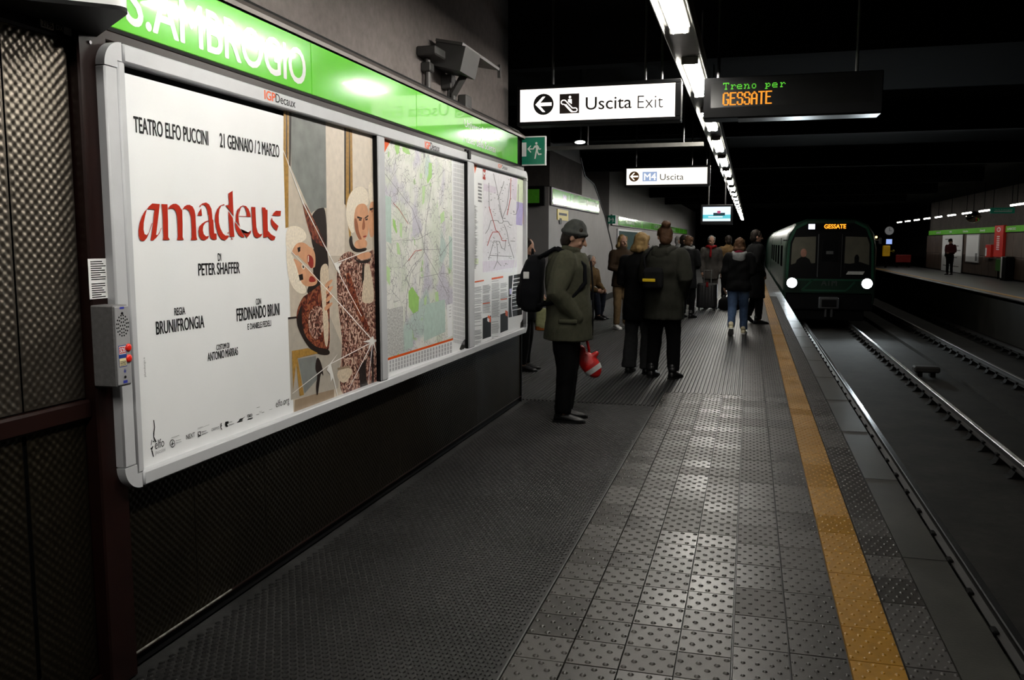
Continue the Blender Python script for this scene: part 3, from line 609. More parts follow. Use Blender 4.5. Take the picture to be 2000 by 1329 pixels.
for i in range(9):
    x = 415 + i*6.6
    for k in range(40):
        y = 160 + i*1.6 + k*24; flatpx(c5((x,y),(x+3,y+.8),(x+3.2,y+20),(x+.2,y+19)), None, XP, None, mb=sp)
for i in range(22):
    x = 82 + i*15; yb = 1206 - (x-73)*.307
    for k in range(3): flatpx(c5((x,yb+8+k*20),(x+8,yb+6+k*20),(x+8,yb+22+k*20),(x,yb+24+k*20)), None, XP, None, mb=sp)
for k in range(9): flatpx(c5((391,930+k*17),(402,927+k*17),(402,931+k*17),(391,934+k*17)), None, XP, None, mb=sp)
stuff(sp.build('small_print', pm('index_grey', (176,176,180)), mp))
flatpx(c5((445,1150),(462,1110),(482,1090),(484,1130),(460,1160)), m_kerb, XP, mp, 'stain')
# ------------------------------------------------------------------ metro map poster
mt = thing('metro_map_poster', 'metro line map poster with columns of text in the far right bay', 'poster', (XP, 6.4, .74))
b = MB(); b.box((XP-.003, 6.40, .735), (XP, 8.02, 2.15)); b.build('paper', m_paper, mt)
LAY[0] = 0
p_lil = pm('lilac', (222,212,226)); p_pur = pm('purple', (176,166,214)); p_yg = pm('yellow_green', (220,232,200)); p_map = pm('map_ground', (232,230,236))
for m, q in ((p_map, [(145,100),(365,168),(362,770),(142,775)]), (p_lil, [(148,195),(230,218),(230,262),(146,240)]), (p_lil, [(335,150),(366,158),(360,310),(332,290)]), (p_lil, [(142,700),(362,690),(362,738),(142,772)]), (p_yg, [(370,165),(411,176),(408,322),(362,310)]), (p_pur, [(362,312),(407,324),(398,468),(358,462)]),
             (m_orange, [(86,62),(106,76),(90,132)]), (m_red, [(142,100),(162,106),(160,172),(142,166)]), (m_ink, [(310,796),(400,778),(398,1045),(310,1066)]), (m_ink, [(142,1072),(196,1052),(196,1188),(142,1206)]), (m_ink, [(257,1045),(306,1027),(306,1145),(257,1165)]),
             (m_orange, [(176,1050),(196,1062),(194,1098),(174,1082)]), (m_white, [(172,1066),(186,1074),(184,1096),(172,1088)]), (m_orange, [(288,1018),(304,1024),(304,1060),(290,1050)]), (p_yg, [(82,684),(114,682),(114,716),(82,720)]), (p_pur, [(316,880),(330,876),(330,912),(316,916)]), (m_kerb, [(388,1100),(405,1070),(404,1140),(384,1150)]), (m_orange, [(406,172),(412,174),(408,460),(403,458)])):
    flatpx(c6(*q), m, XP, mt, 'printed_shape')
textx('lettering', 'M', XP+.003, c6((145,150))[0], c6((159,154))[0], c6((145,116))[0], m_white, mt, .04)
gl = MB(); rl = MB()
for q in ([(160,520),(180,490),(195,435),(238,435),(250,452),(270,452),(276,440),(305,440),(320,465),(334,465)], [(212,130),(240,260),(270,420),(290,420)], [(245,330),(262,400),(276,440)], [(240,300),(276,200),(280,180)], [(270,420),(300,340),(318,190)], [(180,690),(215,568),(250,570),(265,615),(285,622),(292,560)], [(232,570),(240,640),(236,700),(215,750)], [(280,460),(300,510),(310,570),(345,680)], [(322,568),(352,570)], [(190,662),(330,668)], [(236,700),(262,730)], [(340,395),(358,395),(372,350),(374,200)], [(182,190),(184,345),(205,420)]): strokepx(q, 1.0, c6, gl)
for q in ([(183,345),(205,420),(228,500)], [(172,600),(190,545),(207,510),(245,510),(262,545),(268,566),(296,566)], [(325,160),(322,290),(300,400)], [(228,500),(245,510)]): strokepx(q, 1.2, c6, rl)
gl.build('metro_line', m_inkl, mt); rl.build('metro_line', m_red, mt)
sp = MB()
random.seed(3)
for x0, x1, y0, y1 in ((88,138,870,1240),(142,194,850,1040),(200,252,830,1240),(258,304,845,1010)):
    y = y0
    while y < y1:
        if random.random() < .85: e = x1 - random.random()*10; flatpx(c6((x0,y),(e,y-6),(e,y-3.2),(x0,y+2.8)), None, XP, None, mb=sp)
        y += 8
for k in range(52): y = 335+k*8; flatpx(c6((88,y),(92+random.random()*26,y+2),(92+random.random()*10,y+5),(88,y+4)), None, XP, None, mb=sp)
for k in range(80):
    x, y = random.uniform(155,350), random.uniform(150,740); flatpx(c6((x,y),(x+8,y+1),(x+8,y+4),(x,y+3)), None, XP, None, mb=sp)
for k in range(6): flatpx(c6((112,190+k*22),(136,196+k*22),(136,208+k*22),(112,202+k*22)), None, XP, None, mb=sp)
stuff(sp.build('small_print', m_inkl, mt))
sp = MB()
for q in ([(90,830),(150,820),(150,828),(90,838)], [(200,808),(275,795),(275,806),(200,820)], [(142,972),(190,965),(190,971),(142,978)], [(258,946),(300,940),(300,946),(258,952)]): flatpx(c6(*q), None, XP, None, mb=sp)
stuff(sp.build('small_print', m_orange, mt)); sp = MB()
for k in range(9): y = 815+k*25; flatpx(c6((335,y),(396,y-12),(396,y-7),(335,y+5)), None, XP, None, mb=sp)
flatpx(c6((310,932),(398,912),(398,917),(310,937)), None, XP, None, mb=sp); strokepx([(372,600),(345,740),(332,900),(328,980),(335,1062)], 1.6, c6, sp); sp.build('white_line', m_white, mt)

# ------------------------------------------------------------------ station name sign
XS = -2.098
sg = thing('station_sign', 'long bright green sign with S.AMBROGIO in white above the poster case', 'sign', (-2.14, 2.53, 2.26))
jy = [2.535] + [P('X', XS, x, y)[1] for x, y in ((607,90), (813,180), (940,238))] + [P('X', XS, 1011, 300)[1]]
for y0, y1 in zip(jy[:-1], jy[1:]):
    b = MB(); b.bbox((-2.13, y0+.002, 2.272), (XS, y1-.002, 2.522), .003); b.build('panel', m_green, sg)
b = MB(); b.box((-2.165, 2.53, 2.262), (-2.13, 8.09, 2.53)); b.box((-2.165, 2.53, 2.258), (-2.096, 8.09, 2.271)); b.build('casing', m_black, sg)
b = MB(); b.box((-2.13, 2.515, 2.268), (XS+.001, 2.533, 2.524)); b.build('end_strip', m_white, sg)
X1 = XS+.0012
zb = P('X', X1, 298, 61.5)[2]; yl = P('X', X1, 247, 20)[1]; yr = P('X', X1, 597, 150)[1]; zt = zb + (P('X', X1, 560, 80)[2]-P('X', X1, 560, 149)[2])
text('lettering', 'S.AMBROGIO', (X1, yl, zb), RY, UZ, yr-yl, zt-zb, m_whited, sg, .020, .69)
textx('lettering', 'Università Cattolica', X1, (907.5,247), (976,266), (907.5,232.5), m_whited, sg, .012)
textx('lettering', 'Museo della Scienza', X1, (906,276.5), (968,297), (906,262), m_whited, sg, .012)
# green pictogram sign at the wall end
ps = thing('exit_pictogram_sign', 'square green running man sign projecting at the wall end', 'sign', (-2.02, 8.12, 2.28))
a = P('Y', 8.1, 1013.5, 267); c = P('Y', 8.1, 1066, 323)
b = MB(); b.bbox((a[0], 8.1, c[2]), (c[0], 8.125, a[2]), .003); b.build('plate', m_white, ps)
b = MB(); b.box((a[0]+.012, 8.097, c[2]+.012), (c[0]-.012, 8.1005, a[2]-.012)); b.build('field', mat('sign_teal', tuple(1.1*q for q in srgb(22,120,96)), .3, var=.04), ps)
def run_man(mb, ox, oz, s, Y):
    def q(pts): mb.flat([(ox+s*x, Y, oz+s*z) for x, z in pts])
    mb.open = True
    q([(.0,.18),(.22,.18),(.22,.82),(.0,.82)])                                   # door
    q([(.26,.52),(.42,.68),(.46,.66),(.36,.54),(.58,.54),(.58,.49),(.36,.49),(.46,.37),(.42,.35)])   # arrow
    q([(.70+.055*math.cos(t*.524), .77+.06*math.sin(t*.524)) for t in range(12)])   # head
    q([(.60,.66),(.74,.70),(.80,.64),(.80,.50),(.76,.42),(.68,.46),(.68,.58),(.62,.56),(.56,.50),(.53,.54)])
    q([(.68,.48),(.76,.44),(.82,.30),(.95,.30),(.95,.24),(.79,.23),(.72,.36),(.70,.24),(.66,.06),(.60,.06),(.64,.28)]); q([(.80,.64),(.86,.52),(.93,.54),(.92,.49),(.84,.46),(.79,.56)])
b = MB(); run_man(b, a[0]+.03, c[2]+.05, (c[0]-a[0])-.06, 8.0955); b.build('pictogram', m_white, ps)
# wedge sign above the post, seen from below
ws = thing('wedge_sign', 'dark wedge shaped sign box with white and red face above the steel post', 'sign', (-2.09, 2.3, 2.25))
def wedge(off, tipr):
    p0 = np.array((-2.085, 1.945)); tip = np.array((-1.755, 2.225)); p1 = np.array((-2.085, 2.465)); out = [p0]
    d0 = (p0-tip)/np.linalg.norm(p0-tip); d1 = (p1-tip)/np.linalg.norm(p1-tip)
    for t in np.linspace(0, 1, 7): out.append(tip + (1-t)**2*d0*tipr + t**2*d1*tipr)
    out.append(p1); return [tuple(q) for q in out]
b = MB(); b.prism(wedge(0, .06), lambda u, v, d: (u, v, d), 2.22, 2.232); b.build('bottom_cap', m_dkmetal, ws, auto=40); b = MB(); b.prism(wedge(0, .06), lambda u, v, d: (u, v, d), 2.80, 2.82); b.build('top_cap', m_dkmetal, ws, auto=40)
w = wedge(0, .06); cw = np.mean(w, 0); w2 = [tuple(cw + (np.array(q)-cw)*.985) for q in w]
b = MB(); b.prism(w2, lambda u, v, d: (u, v, d), 2.232, 2.80); b.build('face', m_white, ws, auto=40)
p0, p1 = np.array(w2[0]), np.array(w2[1]); dd = p1-p0; nn = np.array((dd[1], -dd[0]))/np.linalg.norm(dd)*.001
b = MB(); b.flat([(*(p0+dd*t+nn), z) for t, z in ((.15,2.243),(.86,2.243),(.86,2.7),(.15,2.7))]); b.build('red_field', mat('sign_red', srgb(200,40,60), .3), ws)
b = MB(); b.flat([(*(p0+dd*t+nn*1.6), z) for t, z in ((.62,2.243),(.72,2.243),(.92,2.7),(.82,2.7))]); b.build('white_slash', m_white, ws)

# ------------------------------------------------------------------ help point on the post
hp = thing('help_point', 'grey steel SOS intercom box with two red buttons on the post', 'intercom', (-2.03, 2.4, 1.07))
XI = -1.99; a = P('X', XI, 222.5, 598); c = P('X', XI, 257, 748); y0, y1, z0, z1 = a[1], c[1]+.006, 1.075, 1.345
b = MB(); b.bbox((-2.085, y0, z0), (XI-.004, y1, z1), .004); b.build('box', mat('box_grey', (.19, .19, .193), .45, .4, var=.15, scale=60, bump=.15, bscale=300), hp)
b = MB(); b.bbox((XI-.005, y0+.003, z0+.006), (XI, y1-.003, z1-.004), .002); b.build('front_plate', mat('plate_steel', (.36,.36,.37), .42, .2, var=.06, bump=.05, bscale=300), hp)
def hq(fy, fz): return y0 + (y1-y0)*fy, z1 - (z1-z0)*fz
b = MB(); k = 0
for ring, n in ((0,1),(.013,6),(.024,12),(.034,16)):
    for i in range(n):
        t = 2*math.pi*(i+.5*(ring > .02))/n; cy, cz = hq(.5, .25); b.cyl((XI-.001, cy+ring*.8*math.cos(t), cz+ring*math.sin(t)), (XI+.0004, cy+ring*.8*math.cos(t), cz+ring*math.sin(t)), .0032, 7)
b.build('speaker_holes', m_black, hp)
for fz in (.53, .665):
    cy, cz = hq(.80, fz); b = MB(); b.cyl((XI, cy, cz), (XI+.003, cy, cz), .0135, 16); b.sph((XI+.003, cy, cz), (.005, .0125, .0125), 14, 8); b.build('button', mat('button_red', srgb(225,40,30), .25, var=.03), hp, True)
def hrect(fy0, fz0, fy1, fz1, m, nm, lift=.0006):
    (ya, za), (yb, zb) = hq(fy0, fz0), hq(fy1, fz1); b = MB(); b.open = True; b.flat([(XI+lift, ya, zb), (XI+lift, yb, zb), (XI+lift, yb, za), (XI+lift, ya, za)]); return b.build(nm, m, hp), ya, yb, za, zb
hrect(.14, .49, .66, .755, mat('label_blue', srgb(30,60,130), .4), 'label'); hrect(.17, .50, .63, .60, m_white, 'label', .0008)
_, ya, yb, za, zb = hrect(.19, .51, .61, .59, mat('label_red', srgb(190,25,25), .4), 'label', .0010)
text('lettering', 'SOS', (XI+.0013, ya+.003, zb+.003), RY, UZ, yb-ya-.006, za-zb-.006, m_white, hp, .03)
hrect(.17, .65, .63, .745, mat('label_cream', srgb(226,214,170), .4), 'label', .0008)
sp = MB(); sp.open = True
for k in range(4):
    ya, za = hq(.21, .685+.015*k); yb, zb = hq(.59, .692+.015*k); sp.flat([(XI+.0011, ya, zb), (XI+.0011, yb, zb), (XI+.0011, yb, za), (XI+.0011, ya, za)])
stuff(sp.build('small_print', m_ink, hp))
b = MB()
for fz in (.10, .885): cy, cz = hq(.5, fz); b.cyl((XI, cy, cz), (XI+.002, cy, cz), .0045, 8)
b.build('screw', m_dkmetal, hp)
b = MB(); b.open = True
for fz0, fz1 in ((.02,.045),(.925,.96)):
    ya, za = hq(.36, fz0); yb, zb = hq(.64, fz1); b.flat([(XI+.0008, ya, zb), (XI+.0008, yb, zb), (XI+.0008, yb, za), (XI+.0008, ya, za)])
cy, cz = hq(.5, .81)
for i in range(9): t = i*2*math.pi/9; b.flat([(XI+.0008, cy+.002*math.cos(t+.6), cz+.002*math.sin(t+.6)), (XI+.0008, cy+.009*math.cos(t), cz+.009*math.sin(t)), (XI+.0008, cy+.002*math.cos(t-.6), cz+.002*math.sin(t-.6))])
b.build('blue_mark', mat('mark_blue', srgb(50,60,160), .4), hp)
# notice stuck on the post
nt = thing('notice_label', 'small white printed notice stuck on the brown post above the intercom', 'label', (-2.084, 2.42, 1.43))
XN = -2.0842; a = P('X', XN, 171, 506); c = P('X', XN, 217, 583)
b = MB(); b.bbox((XN-.0005, a[1], c[2]+.002), (XN+.0008, c[1]-.003, a[2]), .0004); b.build('paper', m_white, nt)
sp = MB(); sp.open = True; z = a[2]-.008
for k in range(17):
    if k != 9: w_ = (.072 if k % 3 else .058)*random.uniform(.75, 1); sp.flat([(XN+.0011, a[1]+.010, z-.0035), (XN+.0011, a[1]+.010+w_, z-.0035), (XN+.0011, a[1]+.010+w_, z), (XN+.0011, a[1]+.010, z)])
    z -= .0073
stuff(sp.build('small_print', m_ink, nt))

# ------------------------------------------------------------------ hanging exit signs
def glow(name, col, s): return mat(name, tuple(.08*q for q in col), .5, emit=s, var=0.0, spec=.1, ecol=col)
m_glow = glow('backlit_white', (1.0,.91,.85), 1.9); m_glow2 = glow('backlit_white_far', (1.0,.95,.85), 1.3)
def hang_sign(lab, Y, pa, pc, rods, gm):
    a = P('Y', Y, *pa); c = P('Y', Y, *pc)
    t = thing('hanging_sign', lab, 'sign', ((a[0]+c[0])/2, Y+.1, c[2]-.04))
    x0, x1, z0, z1 = a[0], c[0], c[2], a[2]
    fr = MB()
    for q0, q1 in (((x0-.03, Y-.008, z1), (x1+.05, Y+.18, z1+.035)), ((x0-.03, Y-.008, z0-.035), (x1+.05, Y+.18, z0)), ((x0-.03, Y-.008, z0), (x0, Y+.18, z1)), ((x1, Y-.008, z0), (x1+.05, Y+.18, z1))): fr.bbox(q0, q1, .006)
    fr.build('frame', m_dkmetal, t)
    b = MB(); b.box((x0, Y+.002, z0), (x1, Y+.17, z1)); b.build('light_panel', gm, t)
    for rx, ry in rods: b = MB(); b.cyl((rx, ry, z1+.03), (rx, ry, 3.9), .011, 8); b.build('rod', m_grmetal, t)
    return t, x0, x1, z0, z1
hs, x0, x1, z0, z1 = hang_sign('lit white Uscita Exit sign with arrow and escalator symbol', 7.8, (1016,176), (1318,227.5), ((-1.77,7.88), (-.935,7.88), (-.80,7.97)), m_glow)
Yf = 7.7985; m_blk = mat('sign_black', (.008,.008,.008), .4); m_esc = mat('sign_brown', (.022,.010,.009), .4)
def yx(Y, x, y): return P('Y', Y, x, y)
def disc(mb, cx, cz, r, Y, n=24): mb.open = True; mb.flat([(cx+r*math.cos(2*math.pi*i/n), Y, cz+r*math.sin(2*math.pi*i/n)) for i in range(n)])
def arrow_sign(t, Y, px, r, mdisc, marrow):
    c = yx(Y, *px); b = MB(); disc(b, c[0], c[2], r, Y); b.build('arrow_disc', mdisc, t); b = MB(); b.open = True
    s = r
    b.flat([(c[0]+s*x, Y-.001, c[2]+s*z) for x, z in ((-.8,0),(-.08,.72),(.18,.72),(-.32,.16),(.8,.16),(.8,-.16),(-.32,-.16),(.18,-.72),(-.08,-.72))]); b.build('arrow', marrow, t)
arrow_sign(hs, Yf, (1061.5, 204), .094, m_blk, m_glow)
a = yx(Yf, 1093, 184); c = yx(Yf, 1131, 221); b = MB(); b.open = True; b.flat([(a[0], Yf, c[2]), (c[0], Yf, c[2]), (c[0], Yf, a[2]), (a[0], Yf, a[2])]); b.build('symbol_field', m_esc, hs)
b = MB(); b.open = True; S = c[0]-a[0]
def eq(pts): b.flat([(a[0]+S*x, Yf-.001, c[2]+S*z) for x, z in pts])
def eline(pts, w):
    for (xa, za), (xb, zb) in zip(pts[:-1], pts[1:]):
        l = math.hypot(xb-xa, zb-za); nx, nz = -(zb-za)/l*w/2, (xb-xa)/l*w/2; eq([(xa+nx, za+nz), (xb+nx, zb+nz), (xb-nx, zb-nz), (xa-nx, za-nz)])
ol = [(.15,.66),(.28,.66),(.66,.26),(.84,.26),(.90,.20),(.90,.13),(.84,.08),(.60,.08),(.24,.46),(.15,.46),(.09,.52),(.09,.60),(.15,.66)]
eline(ol, .05)
for i in range(5): eline([(.30+.07*i, .44-.075*i), (.36+.07*i, .44-.075*i), (.37+.07*i, .37-.075*i)], .035)
eq([(.53+.065*math.cos(i*.524), .80+.065*math.sin(i*.524)) for i in range(12)]); eq([(.44,.70),(.62,.70),(.63,.46),(.43,.58)]); b.build('escalator_symbol', m_glow, hs)
def texty(nm, s, Y, bl, br, top, m, t, bold=0.0):
    q0, q1, q2 = yx(Y, *bl), yx(Y, *br), yx(Y, *top); return text(nm, s, (q0[0], Y, q0[2]), RX, UZ, q1[0]-q0[0], q2[2]-q0[2], m, t, bold, .69)
texty('lettering', 'Uscita', Yf-.001, (1144,214.5), (1233.5,211), (1144,190), m_blk, hs, .010)
texty('lettering', 'Exit', Yf-.001, (1245,212), (1295,209.5), (1245,186.5), m_blk, hs, -.010)
hs2, x0, x1, z0, z1 = hang_sign('small far lit sign with orange arrow and a pale blue M4 square', 16.0, (1224,330), (1381,359), ((-2.05,16.08), (-1.05,16.08), (-.80,16.2)), m_glow2)
Yg = 15.9985; arrow_sign(hs2, Yg, (1238.5,345), .092, mat('sign_bronze', (.16,.07,.02), .4), m_glow2)
a = yx(Yg, 1255, 336); c = yx(Yg, 1283, 354); b = MB(); b.open = True; b.flat([(a[0], Yg, c[2]), (c[0], Yg, c[2]), (c[0], Yg, a[2]), (a[0], Yg, a[2])]); b.build('blue_field', glow('sign_blue', (.42,.55,.85), .75), hs2)
texty('lettering', 'M4', Yg-.001, (1258,352), (1281,352), (1258,339), m_glow2, hs2, .02)
texty('lettering', 'Uscita', Yg-.001, (1289,352), (1335,351), (1289,340), mat('sign_grey', (.06,.055,.05), .4), hs2, .0)
# ------------------------------------------------------------------ train indicator
Yd = 8.0
ld = thing('led_display', 'long black train indicator with orange and green dot lettering', 'display', (.3, 8.2, 2.63))
a = P('Y', Yd, 1375, 153); c = P('Y', Yd, 1723, 222); zlo = P('Y', Yd, 1375, 232)[2]
b = MB(); b.bbox((a[0], Yd, zlo), (c[0], Yd+.28, a[2]), .008); b.build('housing', m_dkmetal, ld)
b = MB(); b.prism([(Yd+.01, zlo-.008), (Yd+.26, zlo-.008), (Yd+.28, zlo), (Yd-.004, zlo)], lambda u, v, d: (d, u, v), a[0]+.3, c[0]-.01); b.build('bottom_lip', mat('lip_metal', (.022,.024,.027), .32, .9), ld)
w0 = P('Y', Yd, 1389, 162); w1 = P('Y', Yd, 1389, 211)
b = MB(); b.box((w0[0], Yd-.002, w1[2]), (c[0]-.07, Yd+.001, w0[2])); b.build('window', mat('display_glass', (.008,.008,.008), .2, spec=.25), ld)
G = {'G':["01110","10001","10001","10000","10000","10011","10001","10001","10001","01110"],'E':["11111","10000","10000","10000","11110","10000","10000","10000","10000","11111"],'S':["01110","10001","10001","10000","01110","00001","00001","10001","10001","01110"],
     'A':["00100","01010","10001","10001","10001","11111","10001","10001","10001","10001"],'T':["11111","00100","00100","00100","00100","00100","00100","00100","00100","00100"],
     't':["1111111","1001001","0001000","0001000","0001000","0001000","0011100"],'r':["0000000","0000000","0110110","0011001","0010000","0010000","0111000"],'e':["0000000","0000000","0111100","1000010","1111110","1000000","0111110"],
     'n':["0000000","0000000","1101100","0110010","0100010","0100010","1100111"],'o':["0000000","0000000","0011100","0100010","0100010","0100010","0011100"],'p':["0000000","0000000","1101100","0110010","0100010","0111100","0100000","1110000"],' ':["0"*7]}
def led(nm, s, bl, br, top, wd, hd, m, bold):
    q0, q1, q2 = P('Y', Yd-.004, *bl), P('Y', Yd-.004, *br), P('Y', Yd-.004, *top); n = len(s); cell = (q1[0]-q0[0])/(n*wd-1); ch = (q2[2]-q0[2])/hd; b = MB(); b.open = True
    for i, k in enumerate(s):
        for r, row in enumerate(G[k]):
            for j, v in enumerate(row):
                if v == '1':
                    x = q0[0]+(i*wd+j)*cell; z = q2[2]-(r+1)*ch; e = cell*(1.55 if bold else .98); b.flat([(x, Yd-.004, z), (x+e, Yd-.004, z), (x+e, Yd-.004, z+ch*.96), (x, Yd-.004, z+ch*.96)])
    return b.build(nm, m, ld)
led('lettering', 'treno per', (1412,175.5), (1534,173), (1412,162), 8, 7, glow('led_green', (.16,.85,.06), .75), False)
led('lettering', 'GESSATE', (1411,206.5), (1506,204), (1411,181), 6, 10, glow('led_orange', (1.0,.33,.03), 1.15), True)
for x in (a[0]+.12, c[0]-.2):
    b = MB(); b.cyl((x, Yd+.14, a[2]-.005), (x, Yd+.14, 3.9), .014, 8); b.build('rod', m_grmetal, ld)
# ------------------------------------------------------------------ hanging video screen
tv = thing('video_screen', 'small bright hanging video screen far down the platform', 'screen', (-.75, 20.05, 2.0))
a = P('Y', 20, 1373, 404.5); c = P('Y', 20, 1426.5, 432)
b = MB(); b.bbox((a[0]-.05, 20.002, c[2]-.08), (c[0]+.05, 20.12, a[2]+.05), .01); b.build('housing', m_dkmetal, tv)
def scr(m, u0, v0, u1, v1, lift, nm='picture'):
    b = MB(); b.open = True; X0 = a[0]+(c[0]-a[0])*u0; X1_ = a[0]+(c[0]-a[0])*u1; za = a[2]-(a[2]-c[2])*v0; zb = a[2]-(a[2]-c[2])*v1; b.flat([(X0, 20.001-lift, zb), (X1_, 20.001-lift, zb), (X1_, 20.001-lift, za), (X0, 20.001-lift, za)]); return b.build(nm, m, tv)
scr(glow('screen_sky', (.75,.88,1.0), 1.1), 0, 0, 1, 1, 0); scr(glow('screen_teal', (.12,.62,.72), .9), 0, .55, 1, .82, .001); scr(glow('screen_dark', (.02,.08,.10), .5), .38, .42, .80, .62, .002); scr(glow('screen_pale', (.7,.95,1.0), 1.1), 0, .84, 1, .93, .002); scr(glow('screen_red', (.55,.10,.22), .8), .52, .28, .64, .46, .003); scr(glow('screen_light', (.85,.95,.98), 1.0), .20, .66, .72, .74, .002)
for x in (a[0]+.12, c[0]-.12): b = MB(); b.cyl((x, 20.06, a[2]+.03), (x, 20.06, 3.9), .014, 8); b.build('rod', m_grmetal, tv)
# ------------------------------------------------------------------ lights over this platform
XL = -.535; ZT = 3.05; PITCH = 2.83; YS = 7.62
tr = tag(MB().box((XL-.11, PY[0], 3.10), (XL+.11, 60, 3.115)).box((XL-.115, PY[0], 3.045), (XL-.108, 60, 3.17)).box((XL+.108, PY[0], 3.045), (XL+.115, 60, 3.17)).box((XL-.115, PY[0], 3.165), (XL+.115, 60, 3.17)).build('light_trunking', m_trunk), 'long grey ceiling trunking that carries the fluorescent tubes', 'trunking')
b = MB()
for k in range(22): b.cyl((XL, -2+2.83*k, 3.17), (XL, -2+2.83*k, 3.9), .01, 6)
b.build('suspension_rod', m_grmetal, tr)
m_tube = glow('tube_light', (1.0,.96,.88), TUBE)
LT = 1.70
tube_me = MB().cyl((0, 0, 0), (0, LT, 0), .014, 8).mesh('tube', m_tube, True)
cap_me = MB().bbox((-.07, -.03, -.012), (.07, .0, .05), .006).mesh('lamp_holder', m_trunk)
fit_me = MB().bbox((-.075, -.02, .028), (.075, LT+.02, .048), .006).mesh('reflector', mat('reflector_white', (.75,.75,.72), .4))
for k in range(-3, 19):
    y = YS + PITCH*k
    lab = 'bare twin tube light in the long row over the near platform'
    if k > 0: lab = ('%s twin tube light after the train indicator in the near row' % ('first','second','third','fourth','fifth','sixth','seventh','eighth')[k-1]) if k < 9 else 'tiny distant tube light at the far end of the near row'
    if k < -1: lab = 'twin tube light of the near row above and behind the viewpoint'
    if k == 0: lab = 'whole twin tube light nearest in view, beside the train indicator'
    if k == -1: lab = 'twin tube light cut by the top edge of the frame'
    L_ = thing('ceiling_light', lab, 'light', (XL, y, ZT), 'tube lights over the near platform')
    for sx in (-.04, .04): link('tube', tube_me, (sx, 0, 0), L_)
    link('lamp_holder', cap_me, (0, 0, 0), L_); link('lamp_holder', cap_me, (0, LT+.03, 0), L_); link('reflector', fit_me, (0, 0, 0), L_)
# cross conduit with a small spotlight beyond the exit sign
cb = thing('cross_conduit', 'thin lit metal channel crossing the dark ceiling behind the exit sign', 'conduit', (-1.5, 12, 2.85))
a = P('Y', 12, 1165, 288); c = P('Y', 12, 1374, 287); b = MB(); b.box((a[0]-1.2, 11.96, 2.828), (c[0], 12.04, 2.835)); b.box((a[0]-1.2, 11.96, 2.835), (c[0], 11.965, 2.88)); b.box((a[0]-1.2, 12.035, 2.835), (c[0], 12.04, 2.88)); b.build('channel', m_trunk, cb)
for x in (-2.2, -.9): b = MB(); b.cyl((x, 12, 2.83), (x, 12, 3.9), .01, 6); b.build('rod', m_grmetal, cb)
sl = thing('spotlight', 'tiny bright spotlight hung left of the cross channel', 'light', (-2.33, 12, 2.95)); a = P('Y', 11.8, 1131, 275.5)
b = MB(); b.cyl((a[0]-.10, 11.9, a[2]), (a[0]+.10, 11.9, a[2]-.02), .028, 10); b.build('housing', m_dkmetal, sl); b = MB(); b.sph((a[0], 11.87, a[2]-.01), (.075,.02,.025), 10, 6); b.build('lens', glow('spot_lens', (.95,1,.95), 3.0), sl); b = MB(); b.cyl((a[0], 11.9, a[2]), (a[0], 11.9, 3.9), .01, 6); b.build('rod', m_dkmetal, sl)
# ------------------------------------------------------------------ conduit and loudspeaker on the wall
spk = thing('loudspeaker', 'grey horn loudspeaker on a bracket over the sign on the concrete wall', 'speaker', (-2.1, 6.1, 2.7))
m_spk = mat('speaker_grey', (0.0455, 0.04375, 0.042), .55, .2, var=.1); m_pipe = mat('pipe_grey', (0.056, 0.0525, 0.05075), .5, .3)
b = MB(); b.bbox((-2.20, 5.60, 2.80), (-2.06, 5.80, 2.86), .008); b.build('bracket', m_spk, spk)
def obox(mb, c, ax, hs):
    c = np.array(c, float); A = [np.array(q, float)/np.linalg.norm(q) for q in ax]; vs = []
    for sx, sy, sz in ((-1,-1,-1),(1,-1,-1),(1,1,-1),(-1,1,-1),(-1,-1,1),(1,-1,1),(1,1,1),(-1,1,1)): vs.append(c + A[0]*hs[0]*sx + A[1]*hs[1]*sy + A[2]*hs[2]*sz)
    return mb.add(vs, [(0,3,2,1),(4,5,6,7),(0,1,5,4),(1,2,6,5),(2,3,7,6),(3,0,4,7)])
b = MB(); obox(b, (-2.06, 6.02, 2.84), ((1,0,-.25),(0,1,0),(.25,0,1)), (.11, .17, .085)); b.build('horn_box', m_spk, spk)
b = MB(); obox(b, (-2.05, 6.30, 2.93), ((1,0,-.2),(0,1,.0),(.2,0,1)), (.10, .46, .010)); obox(b, (-1.96, 6.78, 2.90), ((1,0,0),(0,1,0),(0,0,1)), (.012, .012, .05)); b.build('hood', mat('hood_grey', (0.077, 0.0735, 0.07), .45, .3), spk)
b = MB(); b.cyl((-2.02, 6.12, 2.78), (-2.12, 6.12, 2.62), .03, 8); b.build('arm', m_spk, spk)
for nm, y, z0, z1, r, lb in (('conduit_pipe', 5.72, 2.60, 2.82, .022, 'short dark vertical pipe at the speaker\'s near side'), ('conduit_pipe', 6.24, 2.57, 2.80, .024, 'vertical cable pipe under the horn loudspeaker')):
    p = thing(nm, lb, 'pipe', (-2.18, y, z0)); b = MB(); b.cyl((-2.165, y, z0), (-2.165, y, z1), r, 10); b.build('pipe', m_pipe, p)
    b = MB(); b.bbox((-2.20, y-.04, (z0+z1)/2), (-2.13, y+.04, (z0+z1)/2+.06), .006); b.build('clamp', m_spk, p)
jb = tag(MB().bbox((-2.2, 6.46, 2.575), (-2.13, 6.60, 2.68), .008).bbox((-2.135, 6.48, 2.595), (-2.128, 6.58, 2.66), .003).build('junction_box', m_spk), 'small dark junction box on the ledge right of the cable pipe', 'box')
cbx = tag(MB().bbox((-2.2, 6.08, 2.66), (-2.12, 6.17, 2.76), .006).cyl((-2.16, 6.13, 2.57), (-2.16, 6.13, 2.67), .008, 6).build('connector_box', m_spk), 'small dark connector box on the wall left of the cable pipe', 'box')

